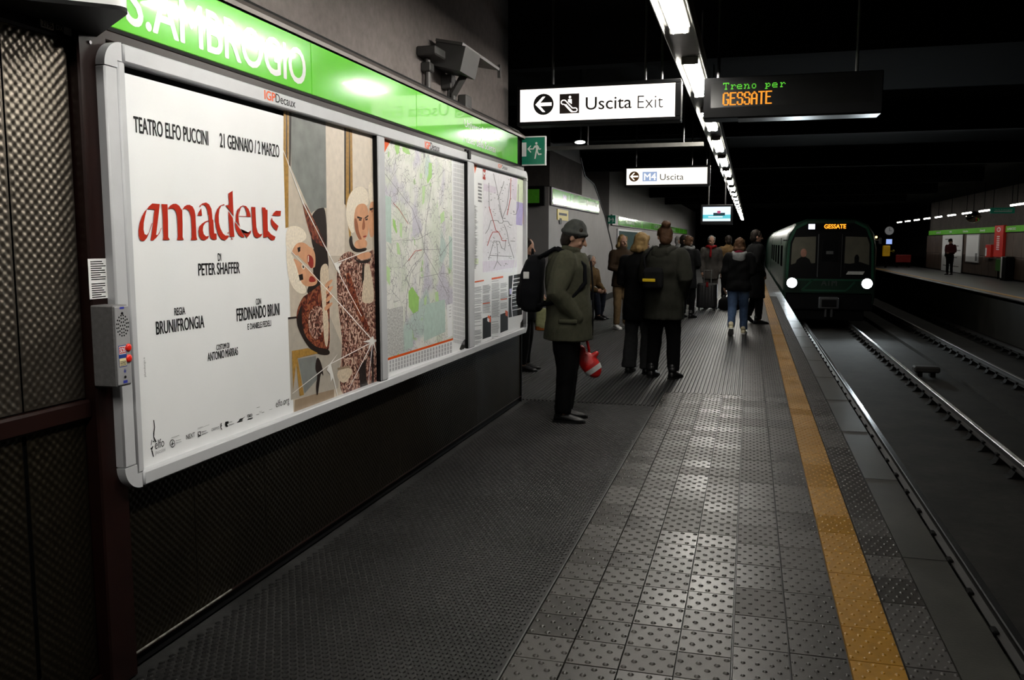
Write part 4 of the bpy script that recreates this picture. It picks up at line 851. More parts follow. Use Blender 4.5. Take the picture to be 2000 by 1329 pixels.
# ------------------------------------------------------------------ rails
m_railtop = mat('rail_steel', (.42,.42,.43), .22, 1.0, var=.08, scale=4); m_railside = mat('rail_rust', (.006,.0048,.004), .65, .3, var=.3)
m_fast = mat('fastener_iron', (.003,.0028,.0026), .8, spec=.08)
fme = MB().prism([(-.15,-1.24),(.15,-1.24),(.10,-1.215),(.06,-1.14),(-.06,-1.14),(-.10,-1.215)], lambda u, v, d: (u, d, v), -.09, .09).bbox((-.09,-.05,-1.145),(-.045,.05,-1.105),.01).bbox((.045,-.05,-1.145),(.09,.05,-1.105),.01).mesh('fastener', m_fast)
RL = [(1.775,'polished rail nearest the platform edge'), (3.17,'second rail from the platform, shining toward the train'), (5.05,'third rail from the platform, dull with dark fasteners'), (6.40,'rail farthest from the platform, beside the opposite platform')]
for i, (x, lb) in enumerate(RL):
    r = thing('rail', lb, 'rail', (x, 0, -1.14))
    prof = [(-.065,-1.14),(.065,-1.14),(.065,-1.13),(.012,-1.115),(.010,-1.065),(.034,-1.05),(.035,-1.036),(-.035,-1.036),(-.034,-1.05),(-.010,-1.065),(-.012,-1.115),(-.065,-1.13)]
    b = MB(); b.prism(prof, lambda u, v, d: (x+u, d, v), PY[0]+.1, 90); b.build('web', m_railside, r)
    b = MB(); b.prism([(-.034,-1.0355),(.034,-1.0355),(.026,-1.028),(-.026,-1.028)], lambda u, v, d: (x+u, d, v), PY[0]+.1, 90); b.build('rail_head', m_railtop if i < 2 else mat('rail_dull', (.05,.045,.04), .5, 1.0), r)
    k = 0; y = 5.0
    while y < 46:
        link('fastener', fme, (0, y, 1.14), r); y += .70
bx = thing('track_box', 'small grey junction box lying on the track bed beside the second rail', 'box', (3.62, 19.6, -1.24))
b = MB(); b.bbox((3.38, 19.45, -1.15), (3.88, 19.75, -1.02), .03); b.build('body', mat('track_box_grey', (.022,.021,.02), .7, spec=.1), bx); b = MB(); b.box((3.45, 19.5, -1.24), (3.55, 19.7, -1.15)); b.build('foot', m_fast, bx); b = MB(); b.box((3.7, 19.5, -1.24), (3.8, 19.7, -1.15)); b.build('foot', m_fast, bx)

# ------------------------------------------------------------------ train
YT = 29.4; XC = 2.46; HWD = 1.40
trn = thing('metro_train', 'dark green metro train with lit headlights coming into the platform', 'train', (XC, YT, -1.03))
m_tg = mat('train_green', (.0022,.012,.0065), .35, 0, var=.08, spec=.25); m_tgl = mat('train_green_band', (.006,.040,.021), .35, 0, spec=.25); m_tblk = mat('train_black', (.002,.002,.0024), .35, var=.05, spec=.12)
m_win = mat('train_glass', (.004,.0043,.0046), .12, spec=.2); m_tgrey = mat('train_grey', (.045,.046,.048), .45, .2, spec=.2)
def body_sec(s=1.0, zt=2.30):
    pts = [(-HWD*.96, -.62), (-HWD, -.2), (-HWD, 1.35), (-HWD*.93, 1.85), (-HWD*.78, 2.16), (-HWD*.52, zt)]
    pts = pts + [(-x, z) for x, z in pts[::-1]]
    return [(XC + x*s, .85 + (z-.85)*s) for x, z in pts]
b = MB(); secs = [(YT+.02, .965), (YT+.10, .99), (YT+.35, 1.0), (YT+17.5, 1.0)]; n = len(body_sec()); vs = []
for y, s in secs: vs += [(x, y, z) for x, z in body_sec(s)]
b.add(vs, [tuple(range(n))[::-1], tuple(range(3*n, 4*n))] + [(k*n+i, k*n+(i+1) % n, (k+1)*n+(i+1) % n, (k+1)*n+i) for k in range(3) for i in range(n)]); b.build('body', m_tg, trn, auto=25)
b = MB(); vs = []
for y in (YT+18.1, YT+36): vs += [(x, y, z) for x, z in body_sec(1.0)]
b.add(vs, [tuple(range(n))[::-1], tuple(range(n, 2*n))] + [(i, (i+1) % n, n+(i+1) % n, n+i) for i in range(n)]); b.box((XC-1.0, YT+17.4, -.5), (XC+1.0, YT+18.2, 1.9)); b.build('rear_car', m_tg, trn, auto=25)
def front(pts, d0, d1, m, nm, dx=0):
    b = MB(); b.prism(pts, lambda u, v, d: (XC+u, YT+d, v), d0, d1); return b.build(nm, m, trn)
front([(-1.27,.30),(-1.22,1.55),(-1.05,1.98),(-.70,2.16),(.70,2.16),(1.05,1.98),(1.22,1.55),(1.27,.30)], -.01, .03, m_tblk, 'black_mask')
for sx in (-1, 1):
    w = front([(sx*.44,.62),(sx*1.18,.62),(sx*1.16,1.50),(sx*1.08,1.72),(sx*.44,1.74)], -.022, -.008, mat('cab_interior', (0.045, 0.042, 0.027), .5, var=.25, scale=3), 'windscreen')
    b = MB(); b.bbox((XC+sx*.375, YT-.045, .45), (XC+sx*.345, YT-.008, 1.82), .006); b.build('door_rail', m_tgrey, trn)
    front([(sx*.44,.62),(sx*1.18,.62),(sx*1.18,.84),(sx*.9,.94),(sx*.6,.88),(sx*.44,.9)], -.026, -.0225, m_tblk, 'dashboard')
front([(.74,.85),(.86,.85),(.87,1.08),(.83,1.17),(.77,1.17),(.73,1.08)], -.0275, -.0225, m_tblk, 'seat_back')
b = MB(); b.sph((XC-.80, YT-.02, 1.22), (.10,.012,.14), 14, 10); b.build('driver_face', mat('driver_skin', (.20,.09,.06), .6), trn); b = MB(); b.prism([(-1.05,.86),(-.55,.86),(-.62,1.02),(-.74,1.09),(-.88,1.09),(-1.0,1.0)], lambda u, v, d: (XC+u, YT+d, v), -.028, -.0225); b.build('driver_jacket', m_tblk, trn)
front([(-.34,.40),(.34,.40),(.34,1.80),(-.34,1.80)], -.02, -.008, m_tblk, 'front_door'); front([(-.24,.95),(.24,.95),(.24,1.62),(-.24,1.62)], -.024, -.0195, m_win, 'door_window')
front([(-.12,1.18),(.10,1.18),(.10,1.28),(-.12,1.28)], -.027, -.0235, m_tgrey, 'door_label')
front([(.56,.64),(1.05,.64),(1.0,.54),(.50,.54)], -.028, -.020, mat('dash_paper', (.35,.35,.34), .5), 'paper')
front([(-1.33,-.06),(1.33,-.06),(1.36,.40),(-1.36,.40)], -.03, .03, m_tg, 'lower_front')
# green outline band and plate with letters
b = MB(); b.open = True
def band(pts, w, Y):
    for (xa, za), (xb, zb) in zip(pts[:-1], pts[1:]):
        l = math.hypot(xb-xa, zb-za); nx, nz = -(zb-za)/l*w/2, (xb-xa)/l*w/2; b.prism([(xa+nx, za+nz), (xb+nx, zb+nz), (xb-nx, zb-nz), (xa-nx, za-nz)], lambda u, v, d: (XC+u, YT+d, v), Y, Y+.02)
band([(-1.30,.36),(-.50,.36),(-.72,.12),(-.82,.02)], .055, -.05); band([(-.50,.36),(.78,.36),(1.30,.36)], .055, -.05); band([(.78,.30),(.52,.02),(-.82,.02)], .055, -.05)
for sx in (-1, 1): band([(sx*1.29,.40),(sx*1.25,1.55),(sx*1.07,2.0),(sx*.72,2.19)], .07, -.015)
b.build('green_band', m_tgl, trn)
q = P('Y', YT-.034, 1604, 558); q2 = P('Y', YT-.034, 1634, 558); q3 = P('Y', YT-.034, 1604, 546)
text('lettering', 'ATM', (q[0], YT-.034, q[2]), RX, UZ, q2[0]-q[0], q3[2]-q[2], m_tgrey, trn, .02, .69)
m_head = glow('headlight', (.86,.97,1.0), 55.0); zl = .26
for sx in (-1, 1):
    b = MB(); b.cyl((XC+sx*1.13, YT-.03, zl), (XC+sx*1.13, YT-.10, zl), .19, 20); b.build('headlight_ring', m_tblk, trn)
    b = MB(); b.cyl((XC+sx*1.13, YT-.09, zl), (XC+sx*1.13, YT-.105, zl), .155, 20); b.build('headlight', m_head, trn)
    l = bpy.data.lights.new('headlight_beam', 'SPOT'); l.energy = 260; l.spot_size = math.radians(70); l.spot_blend = .8; l.shadow_soft_size = .12; l.color = (.85,.96,1.0)
    lo = bpy.data.objects.new('headlight_beam', l); COL.objects.link(lo); lo.location = (XC+sx*1.13, YT-.16, zl); lo.rotation_euler = (math.radians(-90-4), 0, math.radians(4)); lo.rotation_euler = Vector((0-.05, -1, -.05)).to_track_quat('-Z', 'Y').to_euler()
front([(-.62,1.90),(.62,1.90),(.62,2.10),(-.62,2.10)], -.02, -.011, m_win, 'indicator_window')
q = P('Y', YT-.024, 1610, 446.5); q2 = P('Y', YT-.024, 1652, 446.5); q3 = P('Y', YT-.024, 1610, 438.5)
text('lettering', 'GESSATE', (q[0], YT-.024, q[2]), RX, UZ, q2[0]-q[0], q3[2]-q[2], glow('train_led', (1.0,.30,.02), 1.9), trn, .045, .69)
q = P('Y', YT-.024, 1579, 448); q2 = P('Y', YT-.024, 1592, 438); b = MB(); b.bbox((q[0], YT-.03, q[2]), (q2[0], YT-.012, q2[2]), .004); b.build('line_lamp', glow('line_lamp', (.75,.8,1.0), 2.2), trn)
b = MB(); b.bbox((XC-1.30, YT-.02, -.62), (XC+1.30, YT+.4, -.06), .04); b.build('apron', m_tblk, trn)
b = MB(); b.bbox((XC-.30, YT-.35, -.55), (XC+.30, YT, -.18), .03); b.build('coupler', m_tgrey, trn); b = MB(); b.bbox((XC-.22, YT-.375, -.48), (XC+.22, YT-.34, -.25), .01); b.build('coupler_face', m_tblk, trn)
b = MB(); b.box((XC-.12, YT-.3, -.80), (XC-.06, YT-.2, -.5)); b.box((XC+.06, YT-.3, -.80), (XC+.12, YT-.2, -.5)); b.build('hose', m_tgrey, trn)
b = MB(); b.bbox((XC-1.1, YT+.1, -.95), (XC+1.1, YT+17, -.55), .03); b.build('underframe', m_tblk, trn)
for y in (YT+2, YT+4, YT+13, YT+15):
    for x in (1.775, 3.17): b = MB(); b.cyl((x-.06, y, -.62), (x+.06, y, -.62), .405, 20); b.build('wheel', m_railside, trn)
for sx in (-1, 1):
    for k in range(5): y = YT+1.2+k*3.3; b = MB(); b.bbox((XC+sx*(HWD-.01), y, .75), (XC+sx*(HWD+.012), y+1.5, 1.45), .006); b.build('side_window', m_win, trn)
    b = MB(); b.cyl((XC+sx*1.30, YT-.05, 1.62), (XC+sx*1.44, YT-.06, 1.62), .02, 8); b.bbox((XC+sx*1.42, YT-.10, 1.50), (XC+sx*1.50, YT-.04, 1.70), .01); b.build('mirror', m_tgrey, trn)
for x, z in ((1.345, 1.72),): b = MB(); b.sph((XC+x, YT-.03, z), .035, 10, 6); b.build('marker_lamp', glow('marker_lamp', (1,.5,.15), 6), trn)

# ------------------------------------------------------------------ opposite platform
m_opw = mat('opposite_cladding', (.085,.058,.042), .5, .1, var=.2, scale=3, dirt=.2); owr = bpy.data.objects['wall_right']
y = 30.0; k = 0
while y < 56.5:
    b = MB(); b.bbox((10.33, y+.012, .95), (10.40, y+1.19, 1.95), .008); o = b.build('panel', m_opw, owr); b = MB(); b.bbox((10.34, y+.012, .06), (10.40, y+1.19, .93), .008); b.build('panel', m_opw, owr); y += 1.2
osg = thing('far_station_sign', 'thin green station sign along the opposite platform wall', 'sign', (10.3, 30, 1.97)); XO = 10.29
y = 57.0; k = 0
while y > 28:
    b = MB(); b.bbox((XO, y-3.2, 1.985), (10.38, y-.02, 2.235), .004); b.build('panel', m_greend, osg); y -= 3.22
b = MB(); b.box((10.30, 28, 1.95), (10.40, 57, 1.984)); b.build('casing', m_black, osg)
ZY = lambda s, x, y0, w: text('lettering', s, (XO-.003, y0, 2.06), -RY, UZ, w, .10, m_white, osg, .02, .69)
def oy(x): return P('X', 10.29, x, 450)[1]
ZY('S.AMBROGIO', 0, oy(1967), oy(1967)-oy(1984)); ZY('S.AMBROGIO', 0, oy(1829), oy(1829)-oy(1838)); ZY('Uscita', 0, oy(1881), oy(1881)-oy(1891)); ZY('Università', 0, oy(1914), oy(1914)-oy(1924)); ZY('M4', 0, oy(1855), oy(1855)-oy(1859))
def oquad(nm, lb, cat, pa, pb, X, m, th=.05):
    a, c = P('X', X, *pa), P('X', X, *pb); t = thing(nm, lb, cat, (X, (a[1]+c[1])/2, min(a[2], c[2])))
    return t, a, c
t, a, c = oquad('white_poster', 'tall white advert poster behind the standing man on the opposite platform', 'poster', (1842,459), (1876,535), 10.27, m_paper)
b = MB(); b.bbox((10.255, c[1], .02), (10.295, a[1], min(a[2], 1.945)), .01); b.build('board', m_paper, t)
b = MB()
for k, (f0, f1, z) in enumerate(((.55,.85,1.35),(.60,.95,1.12),(.1,.9,.30),(.5,.8,.75),(.15,.35,1.7))): b.box((10.253, a[1]-(a[1]-c[1])*f0, z), (10.2545, a[1]-(a[1]-c[1])*f1, z+.05))
b.build('print', m_inkl, t)
t, a, c = oquad('framed_map', 'smaller framed white map on the opposite wall, right of the white poster', 'poster', (1888,459), (1909,514), 10.28, m_paper)
b = MB(); b.bbox((10.28, c[1], c[2]), (10.34, a[1], 1.94), .01); b.build('frame', m_alu, t); b = MB(); b.box((10.276, c[1]+.06, c[2]+.05), (10.281, a[1]-.06, 1.89)); b.build('sheet', m_paper, t); b = MB(); b.box((10.274, c[1]+.1, c[2]+.08), (10.2765, c[1]+.5, c[2]+.45)); b.build('legend', m_inkl, t)
m_sred = mat('sign_bright_red', srgb(205,38,28), .35, var=.04)
t, a, c = oquad('extinguisher_box', 'small red extinguisher cabinet on the opposite wall', 'cabinet', (1925,478), (1933,503), 10.2, m_sred)
b = MB(); b.bbox((10.2, c[1], c[2]), (10.34, a[1], a[2]), .02); b.build('cabinet', m_sred, t); b = MB(); b.bbox((10.185, a[1]-.28, c[2]+.05), (10.2, a[1]-.05, a[2]-.15), .01); b.build('window', m_white, t)
t, a, c = oquad('red_sign_column', 'tall red information sign with white lettering on the opposite wall', 'sign', (1943,441), (1956,503), 10.2, m_sred)
b = MB(); b.bbox((10.2, c[1], c[2]), (10.34, a[1], a[2]), .02); b.build('board', m_sred, t); b = MB(); n_ = MB(); n_.open = True
cy = (a[1]+c[1])/2; n_.flat([(10.197, cy+.30*math.cos(i*.3927), a[2]-.18+.10*math.sin(i*.3927)) for i in range(16)]); n_.build('white_disc', m_white, t); n_ = MB(); n_.open = True
n_.flat([(10.196, cy+.19*math.cos(i*.3927), a[2]-.18+.06*math.sin(i*.3927)) for i in range(16)]); n_.build('red_disc', m_sred, t)
n_ = MB(); n_.open = True
for k in range(7): z = a[2]-.45-k*.09; n_.flat([(10.197, cy+.22, z-.05), (10.197, cy-.22, z-.05), (10.197, cy-.22, z), (10.197, cy+.22, z)])
stuff(n_.build('small_print', m_white, t))
t = thing('green_bin', 'green recycling panel under the red sign on the opposite platform', 'bin', (10.1, 40.3, 0)); b = MB(); a = P('X', 10.1, 1946, 508); c = P('X', 10.1, 1953, 533)
b.bbox((10.1, c[1]-.1, .35), (10.3, a[1]+.1, .86), .01); b.build('panel', mat('bin_green', srgb(58,120,40), .5), t); b = MB(); b.cyl((10.2, c[1], 0), (10.2, c[1], .36), .03, 8); b.cyl((10.2, a[1], 0), (10.2, a[1], .36), .03, 8); b.build('leg', m_dkmetal, t)
t = thing('dark_machine', 'dark standing machine with a pale edge strip on the opposite platform', 'machine', (10.0, 39.4, 0)); a = P('X', 10.0, 1954, 520); c = P('X', 10.0, 1964, 520)
b = MB(); b.bbox((10.0, c[1], 0), (10.3, a[1], .98), .02); b.build('body', m_dkmetal, t); b = MB(); b.box((9.99, a[1]-.22, .10), (10.0, a[1]-.02, .96)); b.build('strip', m_white, t)
t = thing('dome_mirror', 'round convex mirror hanging over the opposite platform', 'mirror', (9.5, 43, 2.4)); q = P('X', 9.5, 1901, 424)
b = MB(); b.sph((q[0], q[1], q[2]), (.30,.40,.26), 20, 12); b.build('dome', mat('mirror_chrome', (.45,.40,.30), .12, 1.0), t, True); b = MB(); b.cyl((q[0], q[1], q[2]+.22), (q[0], q[1], 3.9), .015, 8); b.build('rod', m_dkmetal, t); b = MB(); b.tube([(q[0]+.31*math.cos(i*.2618), q[1]+.41*math.sin(i*.2618), q[2]) for i in range(25)], .018, 6, False); b.build('rim', m_dkmetal, t)
t = thing('far_exit_sign', 'hanging teal sign with white writing over the opposite platform', 'sign', (9.2, 37, 2.7)); q = P('Y', 37, 1935, 406); r_ = P('Y', 37, 1982, 417)
b = MB(); b.bbox((q[0], 37, r_[2]), (r_[0], 37.1, q[2]), .01); b.build('panel', mat('sign_teal_lit', srgb(20,105,84), .3, emit=.12), t); b = MB()
text('lettering', 'Uscita di emergenza', (q[0]+.15, 36.995, q[2]-.12), RX, UZ, (r_[0]-q[0])*.72, .07, m_white, t); stuff(MB().box((q[0]+.12, 36.994, r_[2]+.06), (r_[0]-.1, 36.996, r_[2]+.10)).build('small_print', m_white, t))
for x in (q[0]+.1, r_[0]-.1): b = MB(); b.cyl((x, 37.05, q[2]), (x, 37.05, 3.9), .012, 6); b.build('rod', m_dkmetal, t)
# opposite lights
m_tubef = glow('tube_light_far', (1.0,.96,.86), TUBE_FAR); tf_me = MB().cyl((0,0,0), (0,1.5,0), .03, 8).mesh('tube', m_tubef, True); tr_me = MB().bbox((-.08,-.05,.03), (.08,1.55,.07), .01).mesh('tray', m_trunk)
LP = [(33.2, 2.86)] + [(37.6+k*2.9, 2.80) for k in range(8)]
for k, (y, z) in enumerate([(27.2, 2.84), (30.2, 2.84)] + LP):
    L_ = thing('far_ceiling_light', '%s tube light from the right in the row over the opposite platform' % ('first','second','third','fourth','fifth','sixth','seventh','eighth','ninth')[k-2] if k > 1 else 'tube light over the opposite platform outside the frame', 'light', (8.9, y, z), 'tube lights over the opposite platform'); link('tube', tf_me, (0,0,0), L_); link('tray', tr_me, (0,0,0), L_)
    b = MB(); b.cyl((8.9, y+.75, z+.06), (8.9, y+.75, 3.9), .012, 6); b.build('rod', m_dkmetal, L_)
# dark far end beyond the opposite wall
t = thing('platform_clock', 'round pale platform clock beyond the train', 'clock', (8.5, 60, 2.3)); q = P('Y', 60, 1737, 451)
b = MB(); b.cyl((q[0], 60, q[2]), (q[0], 60.12, q[2]), .30, 24); b.build('case', m_dkmetal, t); b = MB(); b.cyl((q[0], 59.99, q[2]), (q[0], 60, q[2]), .26, 24); b.build('dial', glow('clock_dial', (.5,.5,.5), .16), t); b = MB(); b.box((q[0]-.012, 59.98, q[2]), (q[0]+.012, 59.99, q[2]+.2)); b.box((q[0], 59.98, q[2]-.012), (q[0]+.14, 59.99, q[2]+.012)); b.build('hand', m_ink, t); b = MB(); b.cyl((q[0], 60.06, q[2]+.28), (q[0], 60.06, 3.9), .02, 6); b.build('rod', m_dkmetal, t)
t = thing('blue_screen', 'small glowing blue screen under the platform clock', 'screen', (8.5, 60, 1.5)); q = P('Y', 60, 1731, 467.5); r_ = P('Y', 60, 1742, 477)
b = MB(); b.bbox((q[0]-.04, 60, r_[2]-.04), (r_[0]+.04, 60.15, q[2]+.04), .01); b.build('housing', m_dkmetal, t); b = MB(); b.box((q[0], 59.99, r_[2]), (r_[0], 60, q[2])); b.build('picture', glow('blue_picture', (.35,.5,1.0), .9), t); b = MB(); b.cyl((q[0]+.1, 60.08, q[2]), (q[0]+.1, 60.08, q[2]+.36), .02, 6); b.build('rod', m_dkmetal, t)
t = thing('yellow_machine', 'yellow ticket stamping machine right of the train', 'machine', (8.4, 58, 0)); q = P('Y', 58, 1725, 480); r_ = P('Y', 58, 1738, 501)
b = MB(); b.bbox((q[0], 58, r_[2]), (r_[0], 58.25, q[2]), .03); b.build('case', mat('machine_yellow', srgb(215,165,20), .4, emit=.10), t); b = MB(); b.cyl(((q[0]+r_[0])/2, 58.12, 0), ((q[0]+r_[0])/2, 58.12, r_[2]+.02), .07, 10); b.build('stand', m_dkmetal, t); b = MB(); b.sph((r_[0]+.2, 58.1, r_[2]+.32), .09, 10, 6); b.cyl((r_[0]-.02, 58.1, r_[2]+.32), (r_[0]+.2, 58.1, r_[2]+.32), .03, 8); b.build('knob', mat('machine_knob', srgb(150,140,30), .4), t)  # yellow case carries a faint painted-in glow, it is no lamp
t = thing('red_board', 'low dull red board beyond the end of the opposite wall', 'panel', (9.3, 59, .3)); q = P('Y', 59, 1750, 498); r_ = P('Y', 59, 1779, 513)
b = MB(); b.bbox((q[0], 59, r_[2]), (r_[0], 59.12, q[2]), .02); b.build('board', mat('dull_red', srgb(120,18,18), .5, emit=.04), t); b = MB(); b.cyl((q[0]+.1, 59.06, 0), (q[0]+.1, 59.06, r_[2]+.02), .04, 8); b.cyl((r_[0]-.1, 59.06, 0), (r_[0]-.1, 59.06, r_[2]+.02), .04, 8); b.build('leg', m_dkmetal, t)  # slight emission in the red stands in for light on the board

# ------------------------------------------------------------------ signs on the pillar and the far wall
t = thing('pillar_sign', 'green sign panel on the pillar\'s front face, beside the map bay', 'sign', (-4.3, 16.26, 2.27))
b = MB(); b.bbox((-5.6, 16.22, 2.25), (-3.80, 16.30, 2.62), .01); b.build('casing', m_black, t); b = MB(); b.box((-5.5, 16.21, 2.30), (-3.90, 16.222, 2.56)); b.build('panel', mat('dim_green', (.10,.42,.03), .3), t)
t = thing('side_sign', 'green station sign on the pillar\'s side wall facing the track', 'sign', (-3.7, 16.4, 2.27))
b = MB(); b.bbox((-3.75, 16.42, 2.262), (-3.705, 21.9, 2.62), .01); b.build('casing', m_grmetal, t)
for k in range(4): b = MB(); b.bbox((-3.71, 16.5+1.33*k, 2.29), (-3.70, 16.5+1.33*k+1.32, 2.585), .003); b.build('panel', m_green, t)
text('lettering', 'S.AMBROGIO', (-3.698, 20.0, 2.36), RY, UZ, 1.6, .16, m_whited, t, .02, .69); text('lettering', 'M4', (-3.698, 17.5, 2.36), RY, UZ, .3, .16, m_whited, t, .02, .69)
t = thing('yellow_notice', 'yellow notice fixed on the grey pillar wall below its green sign', 'notice', (-3.75, 17, 1.8)); a = P('X', -3.745, 1088, 408); c = P('X', -3.745, 1109, 432)
b = MB(); b.bbox((-3.75, a[1], c[2]), (-3.735, c[1], a[2]), .002); b.build('plate', mat('notice_yellow', tuple(0.60*q for q in srgb(225,200,30)), .4), t); b = MB(); b.box((-3.735, a[1]+.15, a[2]-.12), (-3.733, c[1]-.15, a[2]-.07)); b.box((-3.735, a[1]+.2, a[2]-.3), (-3.733, a[1]+.4, a[2]-.18)); b.build('print', m_ink, t)
t = thing('far_wall_sign', 'distant green sign band running along the far left wall', 'sign', (-4.15, 27, 2.1))
b = MB(); b.bbox((-4.2, 26.9, 2.08), (-4.14, 60, 2.42), .01); b.build('casing', m_grmetal, t)
for k in range(10): b = MB(); b.bbox((-4.145, 28.2+3.15*k, 2.11), (-4.13, 28.2+3.15*k+3.13, 2.39), .003); b.build('panel', m_green, t)
for k in range(3): text('lettering', 'S.AMBROGIO', (-4.128, 30+9*k, 2.18), RY, UZ, 2.2, .15, m_whited, t, .02, .69)
t = thing('small_exit_sign', 'small distant green running man sign before the far green band', 'sign', (-4.1, 26.6, 2.1)); a = P('Y', 26.5, 1187, 421); c = P('Y', 26.5, 1202, 437)
b = MB(); b.bbox((a[0], 26.5, c[2]), (c[0], 26.61, a[2]), .004); b.build('plate', bpy.data.materials['sign_teal'], t); b = MB(); run_man(b, a[0]+.02, c[2]+.02, (c[0]-a[0])-.04, 26.497); b.build('pictogram', m_white, t)
t = thing('glass_notice_case', 'blue green glass notice case on the far left wall under the green band', 'display case', (-4.15, 29, .9)); a = P('X', -4.15, 1207, 446)
b = MB(); b.bbox((-4.2, 28.2, .85), (-4.14, 34.5, 2.0), .01); b.build('frame', m_alu, t); b = MB(); b.box((-4.142, 28.35, .92), (-4.135, 34.35, 1.93)); b.build('pane', mat('notice_glass', (.10,.16,.16), .12, spec=.8), t)
t = thing('bench', 'dark platform bench along the pillar wall under the seated person', 'bench', (-3.35, 18, 0))
for k in range(4): b = MB(); b.bbox((-3.70+.115*k, 16.6, .42), (-3.60+.115*k, 20.2, .45), .006); b.build('slat', m_dkmetal, t)
for y in (16.9, 18.4, 19.9): b = MB(); b.bbox((-3.68, y-.03, 0), (-3.26, y+.03, .42), .006); b.build('leg', m_dkmetal, t)
# ------------------------------------------------------------------ people
def remesh(mb, voxel, smooth=4, folds=0.0, seed=0, freq=16, mname='body'):
    me = mb.mesh(mname + '_raw'); o = bpy.data.objects.new('raw', me); COL.objects.link(o)
    r = o.modifiers.new('r', 'REMESH'); r.mode = 'VOXEL'; r.voxel_size = voxel; r.use_smooth_shade = True
    if smooth: s = o.modifiers.new('s', 'SMOOTH'); s.factor = .5; s.iterations = smooth
    bpy.context.view_layer.update(); ev = o.evaluated_get(bpy.context.evaluated_depsgraph_get()); out = bpy.data.meshes.new_from_object(ev)
    bpy.data.objects.remove(o); bpy.data.meshes.remove(me); out.name = mname
    if folds:
        n = len(out.vertices); v = np.empty(n*3); out.vertices.foreach_get('co', v); v = v.reshape(-1, 3); nm = np.empty(n*3); out.vertices.foreach_get('normal', nm); nm = nm.reshape(-1, 3)
        rs = np.random.RandomState(seed); d = np.zeros(n)
        for _ in range(7):
            k = rs.randn(3)*freq*np.array([.7, .7, 1.0]); d += np.sin(v @ k + rs.rand()*6 + 1.5*np.sin(v @ (rs.randn(3)*freq*.5)))
        v += nm*(d/7*folds*1.8)[:,None]; out.vertices.foreach_set('co', v.ravel())
    out.polygons.foreach_set('use_smooth', [True]*len(out.polygons)); return out
def rotx(a): c, s = math.cos(a), math.sin(a); return np.array([[1,0,0],[0,c,-s],[0,s,c]])
def rotz(a): c, s = math.cos(a), math.sin(a); return np.array([[c,-s,0],[s,c,0],[0,0,1]])
ARMS = {'down': ((.235,-.02,1.13), (.245,.05,.88), (0,.25,-1)), 'pocket': ((.275,-.07,1.14), (.185,.10,.93), (-.45,.35,-.8)), 'phone': ((.235,.02,1.13), (.10,.27,1.20), (-.4,.6,.5)),
        'front': ((.245,.0,1.13), (.09,.25,1.06), (-.7,.5,-.1)), 'bag': ((.24,.02,1.12), (.22,.13,.90), (0,.15,-1)), 'carry': ((.24,.02,1.13), (.19,.20,1.02), (-.1,.6,-.5)), 'back': ((.25,-.08,1.13), (.24,-.10,.90), (0,.1,-1)), 'lap': ((.24,.10,1.12), (.12,.33,1.02), (-.3,.8,-.2))}
m_skin = mat('skin', (0.24, 0.135, 0.095), .55, spec=.2, var=.08, scale=12); m_eye = mat('eye_dark', (.02,.015,.012), .2)
